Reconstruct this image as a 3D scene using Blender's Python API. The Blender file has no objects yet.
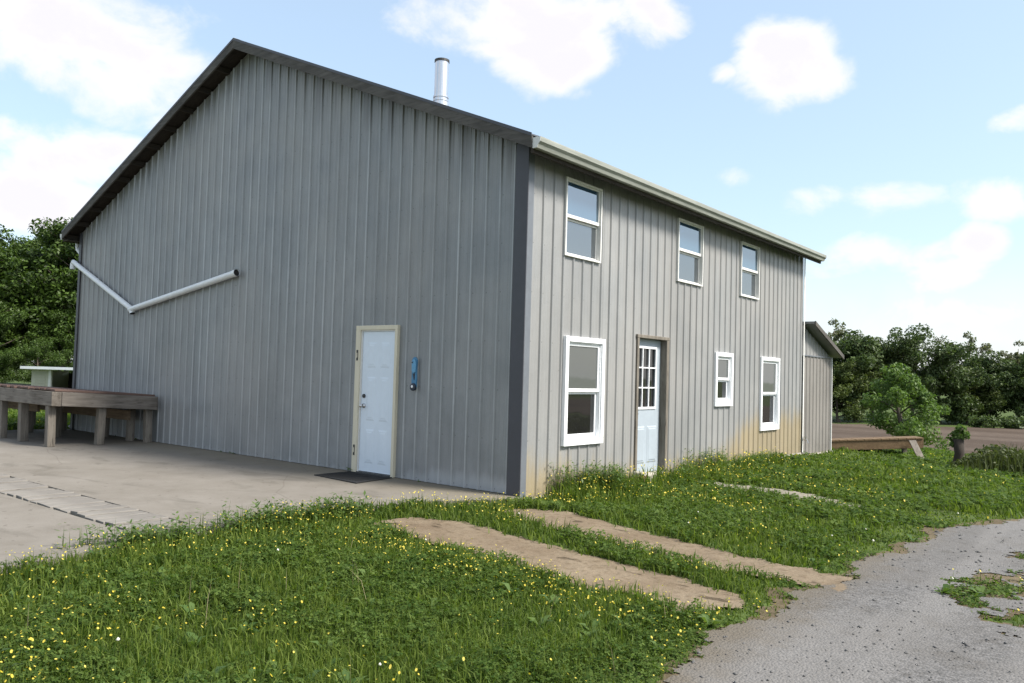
import bpy, math, random
import numpy as np
from mathutils import Vector, Matrix

S = bpy.context.scene
COL = S.collection
R = math.radians

# ------------------------------------------------------------------ camera
FWD = Vector((-0.62608189, 0.77866182, 0.04131877))
RGT = Vector((0.77974938, 0.62543491, 0.02867178))
UPV = Vector((0.00351658, -0.05016917, 0.99873454))
CAM = Vector((5.98441357, -7.66346376, 1.45837709))
cam_d = bpy.data.cameras.new('camera')
cam = bpy.data.objects.new('camera', cam_d)
COL.objects.link(cam)
m3 = Matrix((RGT, UPV, -FWD)).transposed()
cam.matrix_world = Matrix.Translation(CAM) @ m3.to_4x4()
cam_d.sensor_width = 36.0
cam_d.lens = 36.0 * 802.264 / 1024.0
cam_d.clip_start = 0.05
cam_d.clip_end = 4000
S.camera = cam

# ------------------------------------------------------------------ exposure
S.view_settings.view_transform = 'Standard'
S.view_settings.look = 'None'
S.view_settings.gamma = 1.0
S.view_settings.exposure = 0.85
S.view_settings.use_curve_mapping = False

# ------------------------------------------------------------------ sun
SUN_EL = R(47)
SUN_DIR = Vector((0.93, 0.27, 0)).normalized() * math.cos(SUN_EL) + Vector((0, 0, math.sin(SUN_EL)))
sun_d = bpy.data.lights.new('sun', 'SUN')
sun_d.energy = 4.4
sun_d.angle = R(14)
sun_d.color = (1.0, 0.935, 0.85)
sun = bpy.data.objects.new('sun', sun_d)
COL.objects.link(sun)
sun.rotation_euler = SUN_DIR.to_track_quat('Z', 'Y').to_euler()
sun.location = (20, 5, 40)

# ------------------------------------------------------------------ sky and clouds (world shader, by direction)
W = bpy.data.worlds.new('World')
S.world = W
W.use_nodes = True
wn = W.node_tree
wn.nodes.clear()


class NT:
    """small node-building helper"""
    def __init__(s, tree):
        s.t = tree

    def n(s, typ, **kw):
        o = s.t.nodes.new(typ)
        for k, v in kw.items():
            setattr(o, k, v)
        return o

    def link(s, a, b):
        s.t.links.new(a, b)

    def put(s, sock, v):
        if hasattr(v, 'is_output') or isinstance(v, bpy.types.NodeSocket):
            s.link(v, sock)
        else:
            sock.default_value = v

    def math(s, op, a, b=0.0, c=None, clamp=False):
        o = s.n('ShaderNodeMath', operation=op, use_clamp=clamp)
        s.put(o.inputs[0], a)
        s.put(o.inputs[1], b)
        if c is not None:
            s.put(o.inputs[2], c)
        return o.outputs[0]

    def vmath(s, op, a, b):
        o = s.n('ShaderNodeVectorMath', operation=op)
        s.put(o.inputs[0], a)
        s.put(o.inputs[1], b)
        return o.outputs['Value'] if op == 'DOT_PRODUCT' else o.outputs[0]

    def mapr(s, v, a, b, c=0.0, d=1.0, smooth=False):
        o = s.n('ShaderNodeMapRange')
        o.interpolation_type = 'SMOOTHSTEP' if smooth else 'LINEAR'
        s.put(o.inputs[0], v)
        for i, x in enumerate((a, b, c, d)):
            s.put(o.inputs[i + 1], x)
        return o.outputs[0]

    def noise(s, vec, scale, detail=4.0, rough=0.55, dist=0.0):
        o = s.n('ShaderNodeTexNoise')
        if vec is not None:
            s.put(o.inputs['Vector'], vec)
        o.inputs['Scale'].default_value = scale
        o.inputs['Detail'].default_value = detail
        o.inputs['Roughness'].default_value = rough
        o.inputs['Distortion'].default_value = dist
        return o.outputs['Fac']

    def mix(s, fac, a, b, blend='MIX'):
        o = s.n('ShaderNodeMix', data_type='RGBA', blend_type=blend)
        s.put(o.inputs[0], fac)
        s.put(o.inputs[6], a if not isinstance(a, tuple) else (*a[:3], 1))
        s.put(o.inputs[7], b if not isinstance(b, tuple) else (*b[:3], 1))
        return o.outputs[2]

    def scalev(s, vec, sc):
        o = s.n('ShaderNodeVectorMath', operation='MULTIPLY')
        s.put(o.inputs[0], vec)
        o.inputs[1].default_value = sc
        return o.outputs[0]


def build_sky():
    t = NT(wn)
    sky = t.n('ShaderNodeTexSky', sky_type='NISHITA')
    sky.sun_disc = False
    sky.sun_elevation = SUN_EL
    sky.sun_rotation = math.atan2(SUN_DIR.x, SUN_DIR.y)
    sky.altitude = 200
    sky.air_density = 1.0
    sky.dust_density = 2.2
    sky.ozone_density = 1.0
    d = t.n('ShaderNodeTexCoord').outputs['Generated']
    sep = t.n('ShaderNodeSeparateXYZ')
    t.link(d, sep.inputs[0])
    nz_w = t.noise(t.scalev(d, (1, 1, 1.4)), 8.5, 9, 0.60, 0.35)
    nz_f = t.noise(t.scalev(d, (1, 1, 1.4)), 17.0, 5, 0.6)
    nsum = t.math('ADD', t.math('MULTIPLY', t.math('SUBTRACT', nz_w, 0.5), 2.6),
                  t.math('MULTIPLY', t.math('SUBTRACT', nz_f, 0.5), 0.7))
    # (azimuth deg from north-ish +Y clockwise, elevation deg, half width deg, half height deg, strength)
    C = []

    def px(u, v, a, b, s=1.0):
        w = FWD + RGT * ((u - 512) / 802.0) + UPV * ((341.5 - v) / 802.0)
        w.normalize()
        C.append((w, a / 802.0, b / 802.0, s))
    for a in CLOUDS_SEEN:
        px(*a)
    for az, el, a, b, s in CLOUDS_ELSE:
        w = Vector((math.sin(R(az)) * math.cos(R(el)), math.cos(R(az)) * math.cos(R(el)), math.sin(R(el))))
        C.append((w, R(a), R(b), s))
    total = None
    for w, a, b, s in C:
        r = w.cross(Vector((0, 0, 1))).normalized()
        u = r.cross(w)
        q1 = t.vmath('DOT_PRODUCT', d, tuple(r / a))
        q2 = t.vmath('DOT_PRODUCT', d, tuple(u / b))
        q3 = t.vmath('DOT_PRODUCT', d, tuple(w))
        rr = t.math('ADD', t.math('MULTIPLY', q1, q1), t.math('MULTIPLY', q2, q2))
        v = t.math('MULTIPLY', t.math('SUBTRACT', 1.0, t.math('MULTIPLY', rr, 0.5)), s)
        v = t.math('MULTIPLY', t.math('MAXIMUM', v, 0.0), t.math('GREATER_THAN', q3, 0.0))
        total = v if total is None else t.math('MAXIMUM', total, v)
    dens = t.math('ADD', t.math('MULTIPLY', total, 1.22), nsum)
    dens = t.math('MULTIPLY', dens, t.math('GREATER_THAN', total, 0.001))
    cov = t.mapr(dens, 0.26, 1.1, 0, 1, True)
    # thin veil low in the sky
    veil = t.math('MULTIPLY', t.mapr(sep.outputs[2], 0.0, 0.17, 1.0, 0.0, True),
                  t.mapr(nz_w, 0.35, 0.65, 0.35, 0.75, True))
    cov = t.math('MAXIMUM', cov, veil)
    bg0 = t.n('ShaderNodeBackground')
    t.link(sky.outputs[0], bg0.inputs[0])
    bg0.inputs[1].default_value = 0.15
    thin = t.n('ShaderNodeBackground')       # thin high haze
    thin.inputs[0].default_value = (0.45, 0.56, 0.625, 1)
    bg = t.n('ShaderNodeMixShader')
    bg.inputs[0].default_value = 0.40
    t.link(bg0.outputs[0], bg.inputs[1])
    t.link(thin.outputs[0], bg.inputs[2])
    # clouds: sunlit white, a little lilac where thick
    thick = t.mapr(t.math('ADD', dens, t.math('MULTIPLY', t.math('SUBTRACT', nz_f, 0.5), 0.8)), 0.62, 1.45, 0, 1, True)
    cc = t.mix(thick, (0.62, 0.61, 0.62), (0.550, 0.535, 0.560))
    bgc = t.n('ShaderNodeBackground')
    t.link(cc, bgc.inputs[0])
    bgc.inputs[1].default_value = CLOUD_STRENGTH
    mx = t.n('ShaderNodeMixShader')
    t.link(t.math('MULTIPLY', cov, 0.97), mx.inputs[0])
    t.link(bg.outputs[0], mx.inputs[1])
    t.link(bgc.outputs[0], mx.inputs[2])
    out = t.n('ShaderNodeOutputWorld')
    t.link(mx.outputs[0], out.inputs[0])


CLOUD_STRENGTH = 1.0
CLOUDS_SEEN = [
    (70, 28, 105, 42, 1.0), (120, 62, 62, 50, 1.0), (155, 55, 44, 38, 0.9), (10, 20, 60, 34, 1.0),
    (45, 150, 76, 27, 1.0), (100, 155, 50, 22, 0.85), (20, 198, 76, 26, 1.0), (70, 205, 45, 18, 0.8),
    (532, 20, 100, 38, 1.0), (560, 48, 62, 38, 1.0), (462, 14, 46, 24, 0.9), (630, 12, 50, 24, 0.85),
    (788, 60, 44, 36, 1.0), (818, 74, 34, 22, 0.85), (765, 45, 25, 20, 0.8),
    (885, 203, 42, 15, 0.66), (815, 202, 32, 15, 0.6), (735, 178, 20, 10, 0.62), (726, 72, 14, 9, 0.62),
    (868, 256, 66, 20, 0.62), (945, 272, 36, 16, 0.56), (1003, 196, 32, 18, 0.64), (978, 244, 20, 16, 0.72),
    (1018, 120, 18, 10, 0.7), (960, 318, 100, 18, 0.42), (590, 95, 20, 9, 0.6),
]
CLOUDS_ELSE = [   # azimuth, elevation, half sizes in degrees: the rest of the sky
    (60, 30, 16, 7, 1), (85, 48, 18, 9, 1), (70, 12, 20, 5, 0.9), (110, 25, 15, 7, 1), (150, 35, 20, 9, 1),
    (180, 18, 22, 7, 1), (215, 40, 18, 9, 1), (245, 20, 18, 8, 1), (270, 55, 16, 9, 1), (30, 60, 15, 8, 0.9),
    (130, 62, 16, 9, 1), (330, 70, 18, 9, 0.9),
]
build_sky()


# ------------------------------------------------------------------ materials
def new_mat(name):
    m = bpy.data.materials.new(name)
    m.use_nodes = True
    m.node_tree.nodes.clear()
    t = NT(m.node_tree)
    out = t.n('ShaderNodeOutputMaterial')
    return m, t, out


def principled(t, out, color, rough=0.6, metal=0.0, spec=0.5, bump=None, bstr=0.3, bdist=0.01):
    b = t.n('ShaderNodeBsdfPrincipled')
    t.put(b.inputs['Base Color'], color if not isinstance(color, tuple) else (*color[:3], 1))
    t.put(b.inputs['Roughness'], rough)
    t.put(b.inputs['Metallic'], metal)
    t.put(b.inputs['Specular IOR Level'], spec)
    if bump is not None:
        bn = t.n('ShaderNodeBump')
        bn.inputs['Strength'].default_value = bstr
        bn.inputs['Distance'].default_value = bdist
        t.link(bump, bn.inputs['Height'])
        t.link(bn.outputs[0], b.inputs['Normal'])
    t.link(b.outputs[0], out.inputs[0])
    return b


def gpos(t):
    return t.n('ShaderNodeNewGeometry').outputs['Position']


def objco(t):
    return t.n('ShaderNodeTexCoord').outputs['Object']


def simple(name, col, rough=0.6, metal=0.0, var=0.18, scale=6.0, stretch=(1, 1, 1), bstr=0.15, col2=None, spec=0.5):
    m, t, out = new_mat(name)
    v = t.scalev(objco(t), stretch)
    n1 = t.noise(v, scale, 5, 0.6)
    n2 = t.noise(v, scale * 6, 3, 0.6)
    f = t.mapr(t.math('ADD', t.math('MULTIPLY', n1, 0.65), t.math('MULTIPLY', n2, 0.35)), 0.32, 0.68)
    c2 = col2 or tuple(min(1, c * (1 + var)) for c in col)
    c1 = tuple(c * (1 - var) for c in col)
    c = t.mix(f, c1, c2)
    principled(t, out, c, rough, metal, spec, n2, bstr, 0.004)
    return m


def wood(name, c1, c2, axis='x', rough=0.85):
    m, t, out = new_mat(name)
    st = {'x': (1.2, 16, 16), 'y': (16, 1.2, 16), 'z': (16, 16, 1.2)}[axis]
    p = objco(t)
    v = t.scalev(p, st)
    n = t.noise(v, 1.6, 6, 0.65, 0.6)
    big = t.noise(p, 2.2, 3, 0.5)
    f = t.mapr(t.math('ADD', t.math('MULTIPLY', n, 0.7), t.math('MULTIPLY', big, 0.45)), 0.38, 0.78)
    c = t.mix(f, c1, c2)
    crack = t.mapr(t.noise(t.scalev(p, tuple(x * 2.2 for x in st)), 2.0, 3, 0.5), 0.30, 0.38, 0.45, 1.0)
    c = t.mix(1.0, c, t.n('ShaderNodeCombineColor').outputs[0], 'MULTIPLY') if False else c
    cm = t.n('ShaderNodeCombineColor')
    for i in range(3):
        t.link(crack, cm.inputs[i])
    c = t.mix(1.0, c, cm.outputs[0], 'MULTIPLY')
    principled(t, out, c, rough, 0, 0.3, n, 0.5, 0.006)
    return m


def siding(name, axis, stain, base=(0.244, 0.258, 0.267)):
    """galvanised ribbed steel: panel-to-panel tone, blotches, vertical streaks and the stains near the ground"""
    m, t, out = new_mat(name)
    p = gpos(t)
    sep = t.n('ShaderNodeSeparateXYZ')
    t.link(p, sep.inputs[0])
    along = sep.outputs[0 if axis == 'x' else 1]
    z = sep.outputs[2]
    pid = t.math('FLOOR', t.math('DIVIDE', t.math('ADD', along, 0.05), 0.9144))
    wn_ = t.n('ShaderNodeTexWhiteNoise', noise_dimensions='1D')
    t.link(pid, wn_.inputs[1])
    ptone = t.mapr(wn_.outputs[0], 0, 1, 0.93, 1.06)
    blot = t.noise(p, 0.9, 5, 0.6)
    fine = t.noise(t.scalev(p, (14, 14, 0.5)), 1.0, 4, 0.6)
    span = t.noise(p, 45, 3, 0.6)
    tone = t.math('MULTIPLY', ptone, t.mapr(blot, 0.3, 0.7, *((0.84, 1.13) if axis == 'x' else (0.93, 1.06))))
    tone = t.math('MULTIPLY', tone, t.mapr(t.noise(t.scalev(p, (2.6, 2.6, 1.5)), 1.3, 6, 0.65, 0.4), 0.3, 0.7, *((0.91, 1.08) if axis == 'x' else (0.95, 1.04))))
    tone = t.math('MULTIPLY', tone, t.mapr(fine, 0.3, 0.7, *((0.95, 1.04) if axis == 'x' else (0.975, 1.02))))
    tone = t.math('MULTIPLY', tone, t.mapr(span, 0.35, 0.65, 0.97, 1.03))
    # gable rib highlights and side-wall rib shade, painted into the tone
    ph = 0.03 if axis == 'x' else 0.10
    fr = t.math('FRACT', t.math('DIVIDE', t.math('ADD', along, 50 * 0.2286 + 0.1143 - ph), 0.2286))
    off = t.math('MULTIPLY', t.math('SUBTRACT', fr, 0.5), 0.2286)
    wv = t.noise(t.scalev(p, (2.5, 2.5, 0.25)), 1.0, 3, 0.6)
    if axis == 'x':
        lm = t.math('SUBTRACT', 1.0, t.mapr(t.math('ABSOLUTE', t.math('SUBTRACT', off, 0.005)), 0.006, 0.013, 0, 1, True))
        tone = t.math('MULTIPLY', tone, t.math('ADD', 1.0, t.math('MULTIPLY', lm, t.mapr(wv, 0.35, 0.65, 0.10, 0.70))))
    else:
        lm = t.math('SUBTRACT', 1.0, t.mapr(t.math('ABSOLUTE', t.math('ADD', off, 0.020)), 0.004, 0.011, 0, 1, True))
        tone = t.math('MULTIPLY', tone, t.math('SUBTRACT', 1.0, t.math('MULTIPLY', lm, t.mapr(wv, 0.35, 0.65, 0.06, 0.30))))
    cm = t.n('ShaderNodeCombineColor')
    for i in range(3):
        t.link(tone, cm.inputs[i])
    c = t.mix(1.0, base, cm.outputs[0], 'MULTIPLY')
    # warm/cool drift
    c = t.mix(t.mapr(t.noise(p, 0.45, 3), 0.4, 0.65, 0, 0.35), c, (0.295, 0.28, 0.26))
    if stain == 'ochre':
        e = t.noise(t.scalev(p, (6, 6, 0.9)), 1.0, 4, 0.6)
        near = t.mapr(along, 0.0, 2.2, 0.66, 0.34, True)
        far = t.mapr(along, 5.2, 7.6, 0.0, 0.9, True)
        top = t.math('ADD', near, far)
        lim = t.math('ADD', t.math('MULTIPLY', top, 0.75), t.math('MULTIPLY', t.math('SUBTRACT', e, 0.5), 0.75))
        f = t.math('SUBTRACT', lim, t.math('ADD', z, 0.05))
        spk = t.noise(p, 38, 3, 0.7)
        f = t.math('ADD', f, t.math('MULTIPLY', t.math('SUBTRACT', spk, 0.5), 0.22))
        f = t.mapr(f, -0.16, 0.36, 0, 0.66, True)
        c = t.mix(f, c, t.mix(t.mapr(e, 0.35, 0.65), (0.30, 0.235, 0.125), (0.36, 0.275, 0.130)))
    elif stain == 'white':
        e = t.noise(t.scalev(p, (5, 5, 1.5)), 1.0, 5, 0.6)
        reach = t.mapr(along, -2.3, -1.3, 0.03, 0.20, True)
        f = t.math('SUBTRACT', t.math('ADD', reach, t.math('MULTIPLY', t.math('SUBTRACT', e, 0.5), 0.3)), z)
        c = t.mix(t.mapr(f, -0.05, 0.12, 0, 0.5, True), c, (0.42, 0.44, 0.47))
        # dark vertical streaks below the rake, fading downwards
        rz = t.math('SUBTRACT', 6.80, t.math('MULTIPLY', t.math('ABSOLUTE', t.math('ADD', along, 6.16)), 0.42))
        dd = t.math('SUBTRACT', rz, z)
        sk = t.noise(t.scalev(p, (9, 9, 0.12)), 1.0, 2, 0.5)
        f = t.math('MULTIPLY', t.mapr(dd, 0.05, 0.85, 1, 0, True), t.mapr(sk, 0.5, 0.62, 0, 0.55, True))
        c = t.mix(f, c, (0.10, 0.10, 0.10))
    # rows of screw heads beside the ribs, one row to a girt
    zr_ = t.math('MULTIPLY', t.math('SUBTRACT', t.math('FRACT', t.math('DIVIDE', t.math('ADD', z, 5.75), 0.61)), 0.5), 0.61)
    dx_ = t.math('SUBTRACT', off, 0.040)
    rr_ = t.math('SQRT', t.math('ADD', t.math('MULTIPLY', zr_, zr_), t.math('MULTIPLY', dx_, dx_)))
    c = t.mix(t.mapr(rr_, 0.006, 0.011, 0.55, 0), c, (0.07, 0.07, 0.07))
    # scattered specks and dents
    vor = t.n('ShaderNodeTexVoronoi')
    t.link(p, vor.inputs['Vector'])
    vor.inputs['Scale'].default_value = 1.7
    c = t.mix(t.mapr(vor.outputs['Distance'], 0.018, 0.03, 0.7, 0), c, (0.08, 0.075, 0.07))
    principled(t, out, c, t.mapr(blot, 0.3, 0.7, 0.42, 0.58), 0.22, 0.5,
               t.noise(t.scalev(p, (3, 3, 1.2)), 1.0, 3), 0.25, 0.03)
    return m


def concrete():
    m, t, out = new_mat('concrete')
    p = gpos(t)
    a = t.noise(p, 0.55, 6, 0.62)
    b = t.noise(p, 3.0, 6, 0.65)
    g = t.noise(p, 60, 4, 0.7)
    f = t.mapr(t.math('ADD', t.math('MULTIPLY', a, 0.6), t.math('MULTIPLY', b, 0.4)), 0.36, 0.64)
    c = t.mix(f, (0.136, 0.123, 0.104), (0.203, 0.189, 0.168))
    c = t.mix(t.mapr(g, 0.3, 0.7, 0.0, 0.35), c, (0.24, 0.22, 0.19))
    st = t.noise(t.scalev(p, (0.7, 1.6, 1)), 1.3, 4, 0.6, 0.5)
    c = t.mix(t.mapr(st, 0.54, 0.70, 0, 0.6, True), c, (0.105, 0.096, 0.080))
    sp = t.noise(p, 9, 2, 0.5)
    c = t.mix(t.mapr(sp, 0.66, 0.72, 0, 0.7), c, (0.09, 0.08, 0.065))
    # browner and darker towards the foot of the wall
    sep = t.n('ShaderNodeSeparateXYZ')
    t.link(p, sep.inputs[0])
    edge = t.math('ADD', sep.outputs[1], t.math('MULTIPLY', t.math('SUBTRACT', b, 0.5), 0.9))
    c = t.mix(t.mapr(edge, -1.3, 0.0, 0, 0.6, True), c, (0.145, 0.126, 0.085))
    cr = t.n('ShaderNodeTexVoronoi', feature='DISTANCE_TO_EDGE')
    t.link(t.n('ShaderNodeVectorMath', operation='ADD').outputs[0], cr.inputs['Vector'])
    va = cr.inputs['Vector'].links[0].from_node
    t.link(p, va.inputs[0])
    t.link(t.scalev(t.n('ShaderNodeTexNoise').outputs['Color'], (0.6, 0.6, 0)), va.inputs[1])
    cr.inputs['Scale'].default_value = 0.28
    c = t.mix(t.mapr(cr.outputs['Distance'], 0.001, 0.003, 0.35, 0), c, (0.09, 0.08, 0.065))
    principled(t, out, c, 0.9, 0, 0.25, t.math('ADD', g, t.math('MULTIPLY', b, 1.5)), 0.35, 0.006)
    return m


def ground_mat():
    m, t, out = new_mat('turf_soil')
    p = gpos(t)
    a = t.noise(p, 0.35, 6, 0.62)
    b = t.noise(p, 5.0, 6, 0.65)
    c = t.mix(t.mapr(a, 0.35, 0.65), (0.050, 0.080, 0.020), (0.085, 0.125, 0.035))
    c = t.mix(t.mapr(b, 0.38, 0.66, 0, 0.7), c, (0.045, 0.05, 0.022))
    principled(t, out, c, 0.95, 0, 0.1, b, 0.6, 0.05)
    return m


def gravel_mat():
    m, t, out = new_mat('gravel')
    p = gpos(t)
    v = t.n('ShaderNodeTexVoronoi')
    t.link(p, v.inputs['Vector'])
    v.inputs['Scale'].default_value = 55
    v2 = t.n('ShaderNodeTexVoronoi')
    t.link(p, v2.inputs['Vector'])
    v2.inputs['Scale'].default_value = 95
    a = t.noise(p, 0.8, 6, 0.62)
    b = t.noise(p, 4.5, 5, 0.6)
    sepc = t.n('ShaderNodeSeparateColor')
    t.link(v.outputs['Color'], sepc.inputs[0])
    c = t.mix(sepc.outputs[0], (0.072, 0.071, 0.069), (0.165, 0.162, 0.159))
    c = t.mix(t.mapr(a, 0.4, 0.64, 0, 0.65, True), c, (0.118, 0.113, 0.106))
    c = t.mix(t.mapr(b, 0.52, 0.70, 0, 0.45, True), c, (0.07, 0.064, 0.055))
    rut = t.noise(t.scalev(p, (1.5, 0.16, 1)), 1.0, 3, 0.5, 0.3)
    c = t.mix(t.mapr(rut, 0.44, 0.60, 0, 0.5, True), c, (0.175, 0.170, 0.163))
    # earthy edge beside the grass
    sep = t.n('ShaderNodeSeparateXYZ')
    t.link(p, sep.inputs[0])
    e = t.math('ADD', sep.outputs[0], t.math('MULTIPLY', t.math('SUBTRACT', b, 0.5), 0.6))
    c = t.mix(t.mapr(e, 3.85, 4.35, 0.75, 0, True), c, (0.10, 0.083, 0.058))
    h = t.math('ADD', t.math('MULTIPLY', v.outputs['Distance'], -1.0), t.math('MULTIPLY', v2.outputs['Distance'], -0.4))
    principled(t, out, c, 0.9, 0, 0.25, h, 0.55, 0.012)
    return m


def dirt_mat(name, c1, c2, c3):
    m, t, out = new_mat(name)
    p = gpos(t)
    a = t.noise(p, 1.6, 6, 0.65)
    b = t.noise(p, 14, 6, 0.7)
    c = t.mix(t.mapr(a, 0.36, 0.64), c1, c2)
    c = t.mix(t.mapr(b, 0.5, 0.7, 0, 0.8), c, c3)
    k = t.noise(t.scalev(p, (2.2, 4.5, 1)), 1.4, 4, 0.6)
    c = t.mix(t.mapr(k, 0.6, 0.68, 0, 0.75, True), c, tuple(x * 0.45 for x in c3))
    principled(t, out, c, 0.95, 0, 0.15, t.math('ADD', b, a), 0.7, 0.025)
    return m


def field_mat():
    m, t, out = new_mat('bare_field_soil')
    p = gpos(t)
    a = t.noise(t.scalev(p, (0.05, 0.25, 1)), 1.0, 5, 0.6)
    b = t.noise(p, 1.6, 6, 0.7)
    c = t.mix(t.mapr(a, 0.36, 0.64), (0.070, 0.053, 0.041), (0.102, 0.080, 0.064))
    c = t.mix(t.mapr(b, 0.45, 0.7, 0, 0.5), c, (0.045, 0.034, 0.026))
    principled(t, out, c, 0.95, 0, 0.1, b, 0.6, 0.1)
    return m


def leaf_mat(name, c1, c2, trans=0.35, rough=0.55, big=0.25, spec=0.25):
    m, t, out = new_mat(name)
    g = t.n('ShaderNodeNewGeometry')
    r = g.outputs['Random Per Island']
    f = t.mapr(t.math('ADD', t.math('MULTIPLY', r, 0.65),
                      t.math('MULTIPLY', t.noise(g.outputs['Position'], big, 4, 0.6), 0.55)), 0.22, 0.95)
    c = t.mix(f, c1, c2)
    b = t.n('ShaderNodeBsdfPrincipled')
    t.link(c, b.inputs['Base Color'])
    b.inputs['Roughness'].default_value = rough
    b.inputs['Specular IOR Level'].default_value = spec
    tr = t.n('ShaderNodeBsdfTranslucent')
    t.link(t.mix(1.0, c, (1.25, 1.35, 0.6), 'MULTIPLY'), tr.inputs[0])
    mx = t.n('ShaderNodeMixShader')
    mx.inputs[0].default_value = trans
    t.link(b.outputs[0], mx.inputs[1])
    t.link(tr.outputs[0], mx.inputs[2])
    t.link(mx.outputs[0], out.inputs[0])
    return m


def glass_mat(name, body, refl):
    m, t, out = new_mat(name)
    p = gpos(t)
    b = principled(t, out, body, 0.03, 0, 0.5, t.noise(p, 2.2, 2, 0.5), 0.05, 0.02)
    b.inputs['IOR'].default_value = refl
    return m


M = {}
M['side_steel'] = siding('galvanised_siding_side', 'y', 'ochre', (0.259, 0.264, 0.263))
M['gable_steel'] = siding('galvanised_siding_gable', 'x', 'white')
M['lean_steel'] = siding('weathered_panel_steel', 'y', None, (0.195, 0.183, 0.168))
M['roof_steel'] = simple('roof_steel', (0.20, 0.205, 0.21), 0.5, 0.4, 0.15, 2.0)
M['dark_trim'] = simple('dark_corner_trim', (0.055, 0.057, 0.068), 0.5, 0.1, 0.12, 2.0)
M['grey_trim'] = simple('grey_corner_trim', (0.14, 0.155, 0.175), 0.5, 0.2, 0.12, 2.0)
M['fascia'] = wood('weathered_fascia_wood', (0.045, 0.042, 0.039), (0.125, 0.118, 0.108), 'x')
M['soffit'] = wood('dark_soffit_wood', (0.018, 0.015, 0.013), (0.050, 0.043, 0.036), 'x')
M['soffit_y'] = wood('dark_eave_wood', (0.022, 0.018, 0.015), (0.060, 0.050, 0.042), 'y')
M['gutter'] = simple('aged_gutter_paint', (0.235, 0.25, 0.215), 0.55, 0.0, 0.2, 2.5, (1, 0.4, 6), col2=(0.35, 0.365, 0.33))
M['white'] = simple('white_vinyl', (0.78, 0.80, 0.82), 0.4, 0, 0.04, 3)
M['offwhite'] = simple('chalky_white_frame', (0.62, 0.62, 0.60), 0.55, 0, 0.10, 4)
M['pvc'] = simple('white_pipe', (0.72, 0.75, 0.77), 0.4, 0, 0.07, 4)
M['black'] = simple('black_hole', (0.01, 0.01, 0.01), 0.8, 0, 0.1)
M['door_white'] = simple('pale_blue_white_door_paint', (0.62, 0.70, 0.78), 0.45, 0, 0.04, 2)
M['door_blue'] = simple('pale_blue_door_paint', (0.315, 0.365, 0.41), 0.5, 0, 0.07, 3)
M['cream'] = simple('cream_frame_paint', (0.58, 0.54, 0.42), 0.6, 0, 0.08, 5, (4, 4, 0.5))
M['rough_frame'] = wood('grey_rough_frame_wood', (0.085, 0.075, 0.06), (0.22, 0.20, 0.17), 'z')
M['chrome'] = simple('worn_chrome', (0.5, 0.5, 0.5), 0.25, 1.0, 0.1, 20)
M['stainless'] = simple('stainless_flue', (0.62, 0.64, 0.67), 0.28, 0.9, 0.08, 3, (1, 1, 0.3))
M['dark_metal'] = simple('dark_metal', (0.05, 0.05, 0.05), 0.5, 0.5, 0.15)
M['glass_up'] = glass_mat('sky_reflecting_glass', (0.030, 0.070, 0.110), 3.3)
M['glass_low'] = glass_mat('dark_window_glass', (0.012, 0.012, 0.012), 1.75)
M['screen'] = glass_mat('screened_window_glass', (0.045, 0.055, 0.062), 2.6)
M['glass_sky_grey'] = glass_mat('glass_painted_sky_grey', (0.085, 0.092, 0.09), 1.55)  # body colour greyed to imitate reflected sky; no blind behind the pane
M['mat'] = simple('black_rubber_mat', (0.018, 0.018, 0.018), 0.85, 0, 0.3, 30)
M['timber_x'] = wood('weathered_grey_timber', (0.095, 0.082, 0.068), (0.25, 0.225, 0.195), 'x')
M['timber_y'] = wood('weathered_grey_timber_cross', (0.085, 0.075, 0.062), (0.235, 0.21, 0.185), 'y')
M['timber_z'] = wood('weathered_grey_post', (0.10, 0.088, 0.072), (0.26, 0.235, 0.20), 'z')
M['brown_x'] = wood('brown_rail_timber', (0.10, 0.072, 0.047), (0.24, 0.18, 0.125), 'x')
M['red_board'] = wood('reddish_deck_board', (0.075, 0.048, 0.040), (0.19, 0.125, 0.105), 'y')
M['plank'] = wood('bleached_plank', (0.125, 0.116, 0.104), (0.25, 0.236, 0.214), 'y')
M['tan_plank'] = wood('tan_ramp_timber', (0.085, 0.054, 0.028), (0.20, 0.135, 0.075), 'x')
M['concrete'] = concrete()
M['footing'] = simple('footing_concrete', (0.34, 0.32, 0.27), 0.9, 0, 0.2, 5)
M['ground'] = ground_mat()
M['gravel'] = gravel_mat()
M['stone'] = simple('gravel_stone', (0.10, 0.099, 0.097), 0.9, 0, 0.35, 3)
M['strip'] = dirt_mat('sandy_strip', (0.145, 0.110, 0.074), (0.205, 0.165, 0.116), (0.10, 0.074, 0.045))
M['slabpath'] = dirt_mat('broken_concrete_walk', (0.20, 0.185, 0.15), (0.25, 0.23, 0.19), (0.14, 0.13, 0.10))
M['soil'] = dirt_mat('margin_soil', (0.085, 0.066, 0.040), (0.135, 0.108, 0.070), (0.055, 0.048, 0.024))
M['field'] = field_mat()
M['grass'] = leaf_mat('grass_blades', (0.030, 0.066, 0.011), (0.150, 0.200, 0.040), 0.44, 0.55, 1.3, 0.12)
M['clover'] = leaf_mat('clover_leaves', (0.028, 0.064, 0.012), (0.115, 0.168, 0.040), 0.42, 0.6, 1.4, 0.10)
M['broad'] = leaf_mat('broad_weed_leaves', (0.05, 0.10, 0.025), (0.12, 0.18, 0.05), 0.35, 0.45, 1.5)
M['straw'] = leaf_mat('dry_stalks', (0.30, 0.25, 0.14), (0.42, 0.36, 0.22), 0.2)
M['yellow'] = leaf_mat('yellow_petals', (0.50, 0.40, 0.03), (0.66, 0.56, 0.12), 0.3)
M['whitefl'] = leaf_mat('white_clover_heads', (0.55, 0.55, 0.48), (0.75, 0.74, 0.70), 0.2)
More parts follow.
